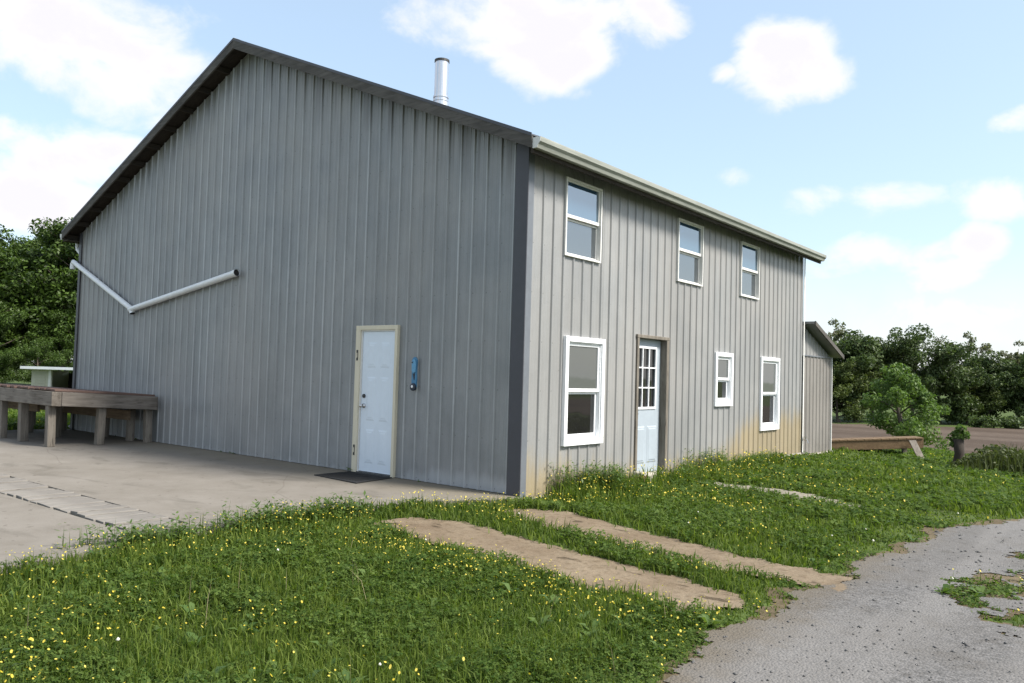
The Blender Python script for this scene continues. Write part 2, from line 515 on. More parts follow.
M['bark'] = simple('tree_bark', (0.085, 0.07, 0.055), 0.95, 0, 0.35, 4, (3, 3, 0.5), 0.6)
M['stump'] = simple('dark_stump_bark', (0.035, 0.028, 0.022), 0.95, 0, 0.35, 4, (3, 3, 0.5), 0.6)
M['leaf_left'] = leaf_mat('lush_green_leaves', (0.009, 0.022, 0.003), (0.070, 0.120, 0.020), 0.22, 0.5, 0.35)
M['leaf_far'] = leaf_mat('deep_green_leaves', (0.016, 0.032, 0.010), (0.098, 0.145, 0.048), 0.26, 0.55, 0.22)
M['leaf_warm'] = leaf_mat('warm_green_leaves', (0.024, 0.042, 0.010), (0.122, 0.158, 0.046), 0.28, 0.55, 0.25)
M['leaf_pale'] = leaf_mat('pale_olive_leaves', (0.075, 0.085, 0.045), (0.135, 0.150, 0.085), 0.3, 0.6, 0.3)
M['leaf_young'] = leaf_mat('mid_green_leaves', (0.050, 0.100, 0.020), (0.140, 0.215, 0.060), 0.38, 0.5, 0.5)
M['hedge'] = leaf_mat('rank_weed_leaves', (0.035, 0.052, 0.016), (0.085, 0.105, 0.035), 0.3, 0.6, 0.7)
M['plaque'] = simple('blue_plaque_paint', (0.05, 0.18, 0.32), 0.5, 0, 0.2, 14)
M['plaque_lt'] = simple('light_blue_plaque_paint', (0.10, 0.29, 0.47), 0.5, 0, 0.12, 20)
M['plaque_dk'] = simple('dark_navy_paint', (0.012, 0.022, 0.04), 0.5, 0, 0.2, 20)
M['brick'] = simple('broken_brick', (0.14, 0.065, 0.045), 0.9, 0, 0.25, 12)
M['shed_wall'] = simple('cream_shed_boards', (0.42, 0.42, 0.34), 0.8, 0, 0.12, 3, (6, 6, 0.6))
M['shed_roof'] = simple('pale_shed_roof', (0.60, 0.64, 0.67), 0.45, 0.2, 0.08, 2)

# ------------------------------------------------------------------ object helpers
WL = {}     # world location of every object built here (nothing parented is rotated while it is built)


class MB:
    def __init__(s):
        s.v, s.f = [], []

    def poly(s, pts):
        i = len(s.v)
        s.v += [tuple(p) for p in pts]
        s.f.append(tuple(range(i, i + len(pts))))

    def hexa(s, b, t):
        """8 corners: bottom ring b, top ring t (both counter-clockwise from above)"""
        i = len(s.v)
        s.v += [tuple(p) for p in b] + [tuple(p) for p in t]
        s.f += [(i + 3, i + 2, i + 1, i), (i + 4, i + 5, i + 6, i + 7)]
        for k in range(4):
            j = (k + 1) % 4
            s.f.append((i + k, i + j, i + 4 + j, i + 4 + k))
        return s

    def box(s, x0, x1, y0, y1, z0, z1):
        b = [(x0, y0), (x1, y0), (x1, y1), (x0, y1)]
        return s.hexa([(x, y, z0) for x, y in b], [(x, y, z1) for x, y in b])

    def tube(s, pts, rad, seg=12, cap=True):
        pts = [Vector(p) for p in pts]
        n = len(pts)
        rad = rad if isinstance(rad, (list, tuple)) else [rad] * n
        base = len(s.v)
        ref = None
        for k, p in enumerate(pts):
            a = pts[max(k - 1, 0)]
            b = pts[min(k + 1, n - 1)]
            d = (b - a).normalized()
            if ref is None:
                ref = d.orthogonal().normalized()
            ref = (ref - d * ref.dot(d))
            ref = ref.normalized() if ref.length > 1e-5 else d.orthogonal().normalized()
            q = d.cross(ref)
            for i in range(seg):
                an = 2 * math.pi * i / seg
                s.v.append(tuple(p + (ref * math.cos(an) + q * math.sin(an)) * rad[k]))
        for k in range(n - 1):
            for i in range(seg):
                j = (i + 1) % seg
                o = base + k * seg
                s.f.append((o + i, o + j, o + seg + j, o + seg + i))
        if cap:
            s.f.append(tuple(base + i for i in reversed(range(seg))))
            s.f.append(tuple(base + (n - 1) * seg + i for i in range(seg)))
        return s

    def extrude(s, prof, axis, a, b):
        """closed 2-D profile swept along one axis; prof holds the other two coordinates in xyz order"""
        def p3(q, w):
            return {'x': (w, q[0], q[1]), 'y': (q[0], w, q[1]), 'z': (q[0], q[1], w)}[axis]
        n = len(prof)
        i = len(s.v)
        s.v += [p3(q, a) for q in prof] + [p3(q, b) for q in prof]
        for k in range(n):
            j = (k + 1) % n
            s.f.append((i + k, i + j, i + n + j, i + n + k))
        s.f.append(tuple(i + k for k in reversed(range(n))))
        s.f.append(tuple(i + n + k for k in range(n)))
        return s

    def panel(s, o, ux, uz, un, w, h, d, inset):
        """raised bevelled panel on a plane: origin o, unit axes ux (width), uz (height), un (outwards)"""
        o, ux, uz, un = map(Vector, (o, ux, uz, un))
        a = [o, o + ux * w, o + ux * w + uz * h, o + uz * h]
        b = [o + ux * inset + uz * inset + un * d, o + ux * (w - inset) + uz * inset + un * d,
             o + ux * (w - inset) + uz * (h - inset) + un * d, o + ux * inset + uz * (h - inset) + un * d]
        i = len(s.v)
        s.v += [tuple(p) for p in a + b]
        for k in range(4):
            j = (k + 1) % 4
            s.f.append((i + k, i + j, i + 4 + j, i + 4 + k))
        s.f.append((i + 4, i + 5, i + 6, i + 7))
        return s


def link_mesh(name, me, loc, parent=None):
    o = bpy.data.objects.new(name, me)
    COL.objects.link(o)
    loc = Vector(loc)
    WL[o] = loc
    if parent is not None:
        o.parent = parent
        o.location = loc - WL[parent]
    else:
        o.location = loc
    return o


def obj(name, mb, mat, parent=None, origin=None, smooth=False, bevel=0.0):
    v = np.array(mb.v, dtype=float)
    if origin is None:
        lo, hi = v.min(0), v.max(0)
        origin = ((lo[0] + hi[0]) / 2, (lo[1] + hi[1]) / 2, lo[2])
    v = v - np.array(origin)
    me = bpy.data.meshes.new(name)
    me.from_pydata(v.tolist(), [], mb.f)
    me.materials.append(mat)
    import bmesh
    bm = bmesh.new()
    bm.from_mesh(me)
    bmesh.ops.recalc_face_normals(bm, faces=bm.faces)
    bm.to_mesh(me)
    bm.free()
    if smooth:
        me.polygons.foreach_set('use_smooth', [True] * len(me.polygons))
    o = link_mesh(name, me, origin, parent)
    if bevel:
        b = o.modifiers.new('edge', 'BEVEL')
        b.width = bevel
        b.segments = 2
        b.limit_method = 'ANGLE'
    return o


def tag(o, label, cat, group=None, kind=None):
    if label:
        o['label'] = label
    if cat:
        o['category'] = cat
    if group:
        o['group'] = group
    if kind:
        o['kind'] = kind
    return o


def thing(name, loc, label, cat, group=None):
    o = bpy.data.objects.new(name, None)
    COL.objects.link(o)
    o.location = loc
    o.empty_display_size = 0.3
    WL[o] = Vector(loc)
    return tag(o, label, cat, group)


def np_mesh(name, verts, loops, sizes, mat, smooth=False):
    """fast mesh from arrays: verts (n,3), flat vertex indices, and face sizes"""
    me = bpy.data.meshes.new(name)
    me.vertices.add(len(verts))
    me.vertices.foreach_set('co', np.ascontiguousarray(verts, dtype=np.float32).ravel())
    me.loops.add(len(loops))
    me.loops.foreach_set('vertex_index', np.ascontiguousarray(loops, dtype=np.int32))
    sizes = np.asarray(sizes, dtype=np.int32)
    me.polygons.add(len(sizes))
    starts = np.concatenate([[0], np.cumsum(sizes)[:-1]]).astype(np.int32)
    me.polygons.foreach_set('loop_start', starts)
    me.polygons.foreach_set('loop_total', sizes)
    if smooth:
        me.polygons.foreach_set('use_smooth', np.ones(len(sizes), dtype=bool))
    me.materials.append(mat)
    me.update(calc_edges=True)
    return me


# ------------------------------------------------------------------ terrain functions
def sst(x, a, b):
    t = np.clip((np.asarray(x, dtype=float) - a) / (b - a), 0, 1)
    return t * t * (3 - 2 * t)


def height(x, y):
    return (-0.06 - 0.07 * sst(x, 0, 4) - 0.05 * sst(y, 2, 10) - 0.14 * sst(y, 6, 12.3) * sst(x, -0.5, 2.5) - 2.6 * sst(y, 11.9, 46))


_rng = np.random.default_rng(7)
_tab = _rng.random((256, 256))


def vnoise(x, y, sc=1.0):
    x = np.asarray(x, dtype=float) * sc + 1000.3
    y = np.asarray(y, dtype=float) * sc + 1000.7
    xi, yi = np.floor(x).astype(int), np.floor(y).astype(int)
    fx, fy = x - xi, y - yi
    fx, fy = fx * fx * (3 - 2 * fx), fy * fy * (3 - 2 * fy)
    g = lambda i, j: _tab[i & 255, j & 255]
    return ((g(xi, yi) * (1 - fx) + g(xi + 1, yi) * fx) * (1 - fy)
            + (g(xi, yi + 1) * (1 - fx) + g(xi + 1, yi + 1) * fx) * fy)


def fbm(x, y, sc=1.0):
    return (vnoise(x, y, sc) * 0.5 + vnoise(x, y, sc * 2.1) * 0.27 + vnoise(x, y, sc * 4.3) * 0.15 + vnoise(x, y, sc * 9) * 0.08)


def inpoly(x, y, P):
    c = np.zeros(np.shape(x), bool)
    n = len(P)
    for i in range(n):
        x0, y0 = P[i]
        x1, y1 = P[(i + 1) % n]
        k = ((y0 > y) != (y1 > y)) & (x < (x1 - x0) * (y - y0) / (y1 - y0 + 1e-12) + x0)
        c ^= k
    return c


SLAB_EDGE = [(0.22, 0.0), (0.02, -0.35), (-0.45, -1.1), (-0.68, -2.0), (-0.66, -3.5), (-0.50, -4.3), (-0.36, -5.4), (-0.3, -14.0)]
SLAB = SLAB_EDGE + [(-12.7, -14.0), (-12.7, 0.0)]
GRAVEL = [(3.9, -14), (3.93, -4), (3.9, -2.6), (3.92, -1.6), (3.97, -0.4), (4.02, 1.0), (4.25, 2.9), (4.75, 4.4), (6.0, 5.6),
          (9, 6.6), (30, 8.5), (30, 2.0), (10, -0.5), (8.6, -4), (8.4, -14)]
ISLAND = [(5.05, -1.6), (4.75, -0.6), (4.75, 0.3), (5.0, 1.5), (5.5, 1.7), (6.4, 0.9), (6.6, -0.4), (6.0, -1.4)]
STRIP1 = [(-0.1, -2.28), (-0.05, -1.75), (0.30, -1.58), (1.2, -1.62), (1.82, -1.70), (2.8, -1.83), (3.64, -1.94), (3.72, -2.25),
          (3.52, -2.62), (2.73, -2.60), (1.67, -2.50), (0.8, -2.40)]
STRIP2 = [(0.30, -0.72), (0.40, -0.42), (0.78, -0.24), (1.6, -0.38), (2.42, -0.55), (3.3, -0.68), (4.04, -0.76), (4.08, -1.20),
          (2.9, -1.34), (1.75, -1.14), (0.9, -1.0)]
STRIP3 = [(0.55, 3.30), (1.21, 3.74), (2.05, 3.80), (2.6, 3.62), (3.05, 3.34), (3.10, 2.84), (2.5, 3.08), (1.93, 3.36), (1.24, 3.28)]


def wob(x, y, a=0.18, sc=2.2):
    return (x + (fbm(x, y, sc) - 0.5) * 2 * a + (fbm(x + 5, y + 9, 7) - 0.5) * 0.22, y + (fbm(x + 37, y + 11, sc) - 0.5) * 2 * a + (fbm(x + 17, y + 1, 7) - 0.5) * 0.22)


def in_gravel(x, y):
    wx, wy = wob(x, y, 0.28, 1.7)
    isl = inpoly(wx, wy, ISLAND) & (fbm(x, y, 2.6) > 0.545)
    return inpoly(wx, wy, GRAVEL) & ~isl


def in_slab(x, y):
    wx, wy = wob(x, y, 0.05, 3)
    return inpoly(wx, wy, SLAB)


def in_strip(x, y):
    wx, wy = wob(x, y, 0.09, 3)
    return (inpoly(wx, wy, STRIP1) | inpoly(wx, wy, STRIP2))


def in_strip3(x, y):
    wx, wy = wob(x, y, 0.22, 3)
    return inpoly(wx, wy, STRIP3) & (fbm(x, y, 1.9) > 0.42)


def in_barn(x, y):
    return (x > -12.35) & (x < 0.06) & (y > -0.03) & (y < 11.85)


# ground sheet
def build_ground():
    def ax(lo, hi, n0, n1):
        return np.unique(np.concatenate([-np.geomspace(30, -lo, n0)[::-1], np.arange(-30, 60.01, 0.5), np.geomspace(60, hi, n1)]))
    xs, ys = ax(-2500, 2500, 26, 26), ax(-2500, 2500, 26, 26)
    X, Y = np.meshgrid(xs, ys, indexing='ij')
    V = np.stack([X, Y, height(X, Y)], -1).reshape(-1, 3)
    nx, ny = len(xs), len(ys)
    i, j = np.meshgrid(np.arange(nx - 1), np.arange(ny - 1), indexing='ij')
    a = (i * ny + j).ravel()
    L = np.stack([a, a + ny, a + ny + 1, a + 1], -1).ravel()
    me = np_mesh('ground', V, L, np.full(len(a), 4), M['ground'], True)
    tag(link_mesh('ground', me, (0, 0, 0)), 'uneven grassy farm ground running out to the far trees', 'ground', kind='structure')


def sheet(name, x0, x1, y0, y1, step, inside, mat, lift, label, cat, rough=0.0, amp_sc=4):
    xs, ys = np.arange(x0, x1 + step / 2, step), np.arange(y0, y1 + step / 2, step)
    X, Y = np.meshgrid(xs, ys, indexing='ij')
    Z = height(X, Y) + lift + rough * (fbm(X, Y, amp_sc))
    nx, ny = len(xs), len(ys)
    ok = inside(X[:-1, :-1] + step / 2, Y[:-1, :-1] + step / 2).ravel()
    i, j = np.meshgrid(np.arange(nx - 1), np.arange(ny - 1), indexing='ij')
    a = (i * ny + j).ravel()[ok]
    L = np.stack([a, a + ny, a + ny + 1, a + 1], -1)
    used, inv = np.unique(L.ravel(), return_inverse=True)
    V = np.stack([X, Y, Z], -1).reshape(-1, 3)[used]
    me = np_mesh(name, V, inv, np.full(len(a), 4), mat, True)
    return tag(link_mesh(name, me, (0, 0, 0)), label, cat, kind='structure')


build_ground()
def near_bare(x, y):
    a = np.random.default_rng(5)
    w = fbm(x, y, 1.3)
    r = 0.04 + 0.26 * np.clip(w - 0.36, 0, 1) * 2
    hit = np.zeros(np.shape(x), bool)
    for k in range(8):
        hit |= (in_gravel(x + r * math.cos(k * .785), y + r * math.sin(k * .785)))
    return hit


sheet('soil_margin', -0.8, 7, -9, 7.6, 0.03, lambda x, y: near_bare(x, y) & (y < 7.5) & ~in_slab(x, y), M['soil'], 0.0025,
      'bare brown soil margins where the grass thins out', 'soil', 0.010, 6)
sheet('gravel_drive', 3, 13, -14, 9.5, 0.022, in_gravel, M['gravel'], 0.007, 'pale grey gravel drive curving past the grass', 'drive', 0.014, 3)
sheet('dirt_strip', -0.5, 4.4, -3.2, -1.2, 0.02, lambda x, y: inpoly(*wob(x, y, 0.09, 3), STRIP1), M['strip'], 0.008,
      'bare sandy strip in the grass nearer the camera', 'path', 0.014, 5)
sheet('dirt_strip', 0.0, 4.5, -1.8, 0.1, 0.02, lambda x, y: inpoly(*wob(x, y, 0.09, 3), STRIP2), M['strip'], 0.008,
      'bare sandy strip in the grass nearer the barn corner', 'path', 0.014, 5)
sheet('broken_walk', 0.2, 3.6, 2.4, 4.2, 0.04, in_strip3, M['slabpath'], 0.012,
      'broken concrete walk mostly overgrown by grass', 'path', 0.02, 5)


def in_field(x, y):
    dx, dy = x - CAM.x, y - CAM.y
    s = dx * FWD.x + dy * FWD.y + (fbm(x, y, 0.06) - 0.5) * 3
    l = dx * RGT.x + dy * RGT.y
    return (s > 36) & (s < 83) & (l > 2) & (l < 140)


sheet('field', -70, 140, 15, 150, 1.0, in_field, M['field'], 0.05, 'bare brown ploughed field beyond the yard', 'field', 0.10, 0.7)


# concrete slab, with the boarded trench left open in it
def build_slab():
    mb = MB()
    E = [(x + 0.1 * (fbm(x * 3, y * 3) - .5), y) for x, y in SLAB_EDGE]
    tx0, tx1, ty0, ty1 = -6.75, -1.05, -4.24, -3.66
    edge = lambda y: float(np.interp(y, [p[1] for p in reversed(E)], [p[0] for p in reversed(E)]))
    ys = [-14, -12, -10, -8, -6.5, -5.4, -4.9, ty0]
    ring = [(-12.7, -14.0)] + [(edge(y), y) for y in ys] + [(-12.7, ty0)]

    def prism(pts):
        n = len(pts)
        i = len(mb.v)
        mb.v += [(x, y, -0.32) for x, y in pts] + [(x, y, 0.0) for x, y in pts]
        mb.f.append(tuple(i + n + k for k in range(n)))
        for k in range(n):
            j = (k + 1) % n
            mb.f.append((i + k, i + j, i + n + j, i + n + k))
    prism(ring)
    prism([(-12.7, ty0), (tx0, ty0), (tx0, ty1), (-12.7, ty1)])
    prism([(tx1, ty0), (edge(ty0), ty0), (edge(-3.9), -3.9), (edge(ty1), ty1), (tx1, ty1)])
    ys = [ty1, -3.2, -2.6, -2.0, -1.5, -1.1, -0.8, -0.5, -0.2]
    prism([(-12.7, ty1)] + [(edge(y), y) for y in ys] + [(0.20, -0.05), (0.012, -0.05), (0.011, -0.001), (-12.7, -0.001)])
    mb.poly([(tx0, ty0, -0.12), (tx1, ty0, -0.12), (tx1, ty1, -0.12), (tx0, ty1, -0.12)])
    o = obj('concrete_slab', mb, M['concrete'], origin=(0, 0, 0))
    tag(o, 'stained concrete apron in front of the gable wall', 'slab', kind='structure')
    # the boards over the trench
    rnd = random.Random(3)
    root = thing('trench_cover', (-3.9, -3.95, 0), 'row of bleached boards covering a trench in the concrete slab', 'trench cover')
    x = tx0 + 0.01
    while x < tx1 - 0.2:
        w = rnd.uniform(0.16, 0.215)
        w = min(w, tx1 - 0.01 - x)
        dz = rnd.uniform(-0.012, 0.010)
        sk = rnd.uniform(-0.012, 0.012)
        y0, y1 = ty0 + 0.045 + rnd.uniform(-0.012, 0.012), ty1 - 0.012
        b = [(x, y0), (x + w - 0.026, y0 + sk), (x + w - 0.026, y1), (x, y1)]
        m = MB().hexa([(p, q, -0.035 + dz) for p, q in b], [(p, q, 0.004 + dz + rnd.uniform(-.004, .004)) for p, q in b])
        obj('board', m, M['plank'], root, bevel=0.004)
        x += w + (0.05 if abs(x + 3.9) < 0.2 else 0.0)


build_slab()

# ------------------------------------------------------------------ barn
BW, BL = 12.32, 9.84
XC = -BW / 2
SLOPE = 0.42
ROOF_TOP = 6.98


def roof_z(x):
    return ROOF_TOP - SLOPE * abs(x - XC)


def rib_profile(a0, a1, pitch=0.2286, h=0.019, phase=0.0):
    pts = [(a0, 0.0), (a1, 0.0)]
    k0, k1 = int(math.floor((a0 - phase) / pitch)) - 1, int(math.ceil((a1 - phase) / pitch)) + 1
    for k in range(k0, k1 + 1):
        c = phase + k * pitch
        for d, hh in ((-0.023, 0), (-0.009, h), (0.009, h), (0.023, 0)):
            pts.append((c + d, hh))
        for m in (pitch / 3, 2 * pitch / 3):
            for d, hh in ((-0.012, 0), (0.0, 0.0035), (0.012, 0)):
                pts.append((c + m + d, hh))
    pts = sorted(set((round(a, 5), b) for a, b in pts))
    A = [p[0] for p in pts]
    return A, [p[1] for p in pts]


def ribbed_wall(a0, a1, z0, top, openings, place, extra=(), phase=0.0, pitch=0.2286):
    A, H = rib_profile(a0, a1, pitch, phase=phase)
    bp = set(a for a in A if a0 <= a <= a1) | {a0, a1} | set(e for e in extra if a0 < e < a1)
    for o in openings:
        bp |= {o[0], o[1]}
    bp = sorted(bp)
    hh = lambda a: float(np.interp(a, A, H))
    mb = MB()
    for a, b in zip(bp[:-1], bp[1:]):
        if b - a < 1e-6:
            continue
        mid = (a + b) / 2
        cuts = sorted((o[2], o[3]) for o in openings if o[0] <= mid <= o[1])
        segs = []
        lo = z0
        for c0, c1 in cuts:
            if c0 > lo:
                segs.append((lo, c0))
            lo = c1
        segs.append((lo, None))
        for s0, s1 in segs:
            ta, tb = (top(a), top(b)) if s1 is None else (s1, s1)
            mb.poly([place(a, hh(a), s0), place(b, hh(b), s0), place(b, hh(b), tb), place(a, hh(a), ta)])
    return mb


barn = thing('metal_barn', (XC, BL / 2, 0), 'two-storey galvanised steel barn with a gable roof and white windows', 'barn')
SIDE = dict(  # y0, y1, z0, z1
    w1=(0.775, 1.64, 3.02, 4.05), w2=(3.912, 4.822, 3.027, 4.05), w3=(6.41, 7.29, 3.027, 4.045),
    w4=(0.838, 1.782, 0.555, 1.982), w5=(5.37, 6.10, 1.01, 1.953), w6=(7.422, 8.40, 0.513, 1.945))
D1 = (-3.03, -2.165, -0.02, 2.10)     # rough opening, outside of the frame
D2 = (2.70, 3.69, -0.05, 2.11)
ins = 0.02
side_open = [(a + ins, b - ins, c + ins, d - ins) for a, b, c, d in SIDE.values()] + [(D2[0] + .05, D2[1] - .05, D2[2], D2[3] - .04)]
obj('side_wall', ribbed_wall(0.012, BL, -0.03, lambda a: roof_z(0) - 0.034, side_open, lambda a, h, z: (h, a, z), phase=0.10),
    M['side_steel'], barn)
obj('gable_wall', ribbed_wall(-BW, 0.0, 0.006, lambda a: roof_z(a) - 0.115, [(D1[0] + .03, D1[1] - .03, D1[2], D1[3] - .03)],
                              lambda a, h, z: (a, -h, z), extra=(XC,), phase=0.03), M['gable_steel'], barn)
obj('rear_gable_wall', ribbed_wall(-BW, 0.0, -0.10, lambda a: roof_z(a) - 0.115, [], lambda a, h, z: (a, BL + h, z), extra=(XC,)),
    M['gable_steel'], barn)
obj('far_side_wall', ribbed_wall(0.0, BL, -0.10, lambda a: roof_z(-BW) - 0.125, [], lambda a, h, z: (-BW - h, a, z)),
    M['side_steel'], barn)
obj('footing', MB().box(-BW + .02, 0.012, 0.03, BL - 0.01, -0.40, -0.035), M['footing'], barn)
# dark interior floor and partition, seen only through glass
obj('inner_floor', MB().box(-BW + .1, -0.18, 0.2, BL - .2, -0.03, 0.004), M['footing'], barn)

# corner trim (dark on the gable face, grey on the side face)
obj('corner_trim', MB().box(-0.165, 0.034, -0.036, -0.0235, -0.02, roof_z(-0.07) - 0.12), M['dark_trim'], barn)
obj('corner_trim', MB().box(0.0235, 0.034, -0.0230, 0.085, -0.02, roof_z(0.03) - 0.12), M['grey_trim'], barn)
obj('corner_trim', MB().box(-BW - .03, -BW + 0.07, -0.034, -0.023, 0.0, roof_z(-BW) - 0.12), M['dark_trim'], barn)
obj('corner_trim', MB().box(-BW - .034, -BW - .024, -0.022, 0.10, 0.0, roof_z(-BW) - 0.12), M['dark_trim'], barn)
obj('corner_trim', MB().box(0.0235, 0.034, BL - 0.022, BL + 0.030, -0.03, roof_z(0.02) - 0.12), M['offwhite'], barn)

# roof
RO, EO = 0.28, 0.28      # rake and eave overhang
RY0, RY1 = -RO, BL + 0.30


def slope_pts(side, y, lift):
    xe = 0 + EO if side > 0 else -BW - EO
    return (XC, y, ROOF_TOP + lift), (xe, y, roof_z(xe) + lift)


def roof_mesh():
    mb = MB()
    A, H = rib_profile(RY0, RY1)
    keep = [(a, h) for a, h in zip(A, H) if RY0 <= a <= RY1]
    for side in (1, -1):
        xe = EO + 0.04 if side > 0 else -BW - EO - 0.04
        for (a, h), (b, g) in zip(keep[:-1], keep[1:]):
            p0, p1 = (XC, a, ROOF_TOP + h), (xe, a, roof_z(xe) + h)
            q0, q1 = (XC, b, ROOF_TOP + g), (xe, b, roof_z(xe) + g)
            mb.poly([p0, p1, q1, q0] if side > 0 else [p0, q0, q1, p1])
    return mb


roof = obj('roof', roof_mesh(), M['roof_steel'], barn)
so = roof.modifiers.new('thick', 'SOLIDIFY')
so.thickness = 0.004
so.offset = 0
rc = MB()
for s in (1, -1):
    z1, z2 = ROOF_TOP + 0.035, ROOF_TOP + 0.035 - SLOPE * 0.16
    rc.poly([(XC, RY0 - .02, z1), (XC + s * 0.16, RY0 - .02, z2), (XC + s * 0.16, RY1, z2), (XC, RY1, z1)])
cap = obj('ridge_cap', rc, M['roof_steel'], roof)
so = cap.modifiers.new('thick', 'SOLIDIFY')
so.thickness = 0.006
# soffit decking (underside) and purlins seen under the rake
for side, xe in ((1, EO), (-1, -BW - EO)):
    mb = MB()
    t0, t1 = -0.012, -0.030
    mb.hexa([(XC, RY0 + .004, ROOF_TOP + t1), (xe, RY0 + .004, roof_z(xe) + t1), (xe, RY1 - .004, roof_z(xe) + t1), (XC, RY1 - .004, ROOF_TOP + t1)],
            [(XC, RY0 + .004, ROOF_TOP + t0), (xe, RY0 + .004, roof_z(xe) + t0), (xe, RY1 - .004, roof_z(xe) + t0), (XC, RY1 - .004, ROOF_TOP + t0)])
    obj('soffit', mb, M['soffit'], roof)
    # rake fascia
    mb = MB()
    f0, f1 = -0.150, -0.006
    ya, yb = RY0 - 0.028, RY0 + 0.002
    mb.hexa([(XC, ya, ROOF_TOP + f0), (xe, ya, roof_z(xe) + f0), (xe, yb, roof_z(xe) + f0), (XC, yb, ROOF_TOP + f0)],
            [(XC, ya, ROOF_TOP + f1), (xe, ya, roof_z(xe) + f1), (xe, yb, roof_z(xe) + f1), (XC, yb, ROOF_TOP + f1)])
    obj('rake_fascia', mb, M['fascia'], roof)
    # metal rake edge lapping the fascia
    mb = MB()
    mb.hexa([(XC, ya - .006, ROOF_TOP - .012), (xe, ya - .006, roof_z(xe) - .012), (xe, ya - .001, roof_z(xe) - .012), (XC, ya - .001, ROOF_TOP - .012)],
            [(XC, ya - .006, ROOF_TOP + .03), (xe, ya - .006, roof_z(xe) + .03), (xe, ya - .001, roof_z(xe) + .03), (XC, ya - .001, ROOF_TOP + .03)])
    obj('rake_edge', mb, M['dark_trim'], roof)
    # purlin ends carrying the overhang
    n = 11
    for k in range(1, n):
        x = XC + (xe - XC) * k / n
        z = roof_z(x)
        mb = MB().box(x - 0.02, x + 0.02, RY0 + 0.004, -0.001, z - 0.135, z - 0.042)
        obj('purlin', mb, M['soffit_y'], roof)
    # eave: fascia, boxed soffit board
    sg = 1 if side > 0 else -1
    xa, xb = xe - sg * 0.035, xe - sg * 0.002
    mb = MB().box(min(xa, xb), max(xa, xb), RY0 + .006, RY1 - .006, roof_z(xe) - 0.20, roof_z(xe) - 0.034)
    obj('eave_fascia', mb, M['soffit_y'], roof)
    xw = 0.026 if side > 0 else -BW - 0.026
    x0, x1 = sorted((xw, xa))
    if side > 0:      # rafter tails in the open eave
        for k in range(9):
            yy = 0.25 + k * 1.18
            zr = [(x0, roof_z(x0) - 0.15, roof_z(x0) - 0.034), (x1, roof_z(x1) - 0.15, roof_z(x1) - 0.034)]
            m = MB().hexa([(x0, yy, zr[0][1]), (x1, yy, zr[1][1]), (x1, yy + .04, zr[1][1]), (x0, yy + .04, zr[0][1])],
                          [(x0, yy, zr[0][2]), (x1, yy, zr[1][2]), (x1, yy + .04, zr[1][2]), (x0, yy + .04, zr[0][2])])
            obj('rafter_tail', m, M['soffit_y'], roof)
    if side < 0:
        obj('eave_soffit', MB().box(x0, x1, RY0 + .006, RY1 - .006, roof_z(xe) - 0.190, roof_z(xe) - 0.172), M['soffit_y'], roof)


# gutters (K profile)
def gutter(side, y0, y1):
    xe = EO if side > 0 else -BW - EO
    zt = roof_z(xe) - 0.028
    P = [(0.002, 0), (0.002, -0.125), (0.07, -0.125), (0.085, -0.085), (0.115, -0.055), (0.12, -0.012), (0.12, 0.0), (0.11, 0.0),
         (0.105, -0.05), (0.076, -0.08), (0.062, -0.117), (0.010, -0.117), (0.010, 0.0)]
    prof = [(xe + side * a, zt + b) for a, b in P]
    g = MB().extrude(prof, 'y', y0, y1)
    o = obj('gutter', g, M['gutter'], barn)
    capp = [(xe + side * a, zt + b) for a, b in P[:7]]
    obj('gutter_cap', MB().extrude(capp, 'y', y0 - 0.004, y0 - 0.0005), M['offwhite'], o)
    obj('gutter_cap', MB().extrude(capp, 'y', y1 + 0.0005, y1 + 0.004), M['offwhite'], o)
    return o


gutter(1, RY0 - 0.01, RY1 - 0.02)
gutter(-1, RY0 - 0.01, RY1 - 0.02)

# flue
flx, fly = -3.49, 2.0
fz = roof_z(flx)
fl = obj('flue_pipe', MB().tube([(flx, fly, fz - 0.05), (flx, fly, fz + 0.18), (flx, fly, fz + 0.185), (flx, fly, 6.74)],
                               [0.145, 0.145, 0.118, 0.118], 24, False), M['stainless'], roof, smooth=False)
for z in (fz + 0.20, fz + 0.26):
    obj('flue_collar', MB().tube([(flx, fly, z), (flx, fly, z + 0.03)], 0.132, 24), M['stainless'], fl)
obj('flue_rim', MB().tube([(flx, fly, 6.735), (flx, fly, 6.775)], 0.128, 24), M['dark_metal'], fl)
obj('flue_inside', MB().tube([(flx, fly, 6.70), (flx, fly, 6.71)], 0.112, 24), M['black'], fl)


# windows
def bars(mb, y0, y1, z0, z1, w, x0, x1, wt=None, wb=None):
    """rectangular frame butted end to end"""
    wt = wt or w
    wb = wb or w
    mb.box(x0, x1, y0, y1, z0, z0 + wb)
    mb.box(x0, x1, y0, y1, z1 - wt, z1)
    mb.box(x0, x1, y0, y0 + w, z0 + wb, z1 - wt)
    mb.box(x0, x1, y1 - w, y1, z0 + wb, z1 - wt)
    return mb


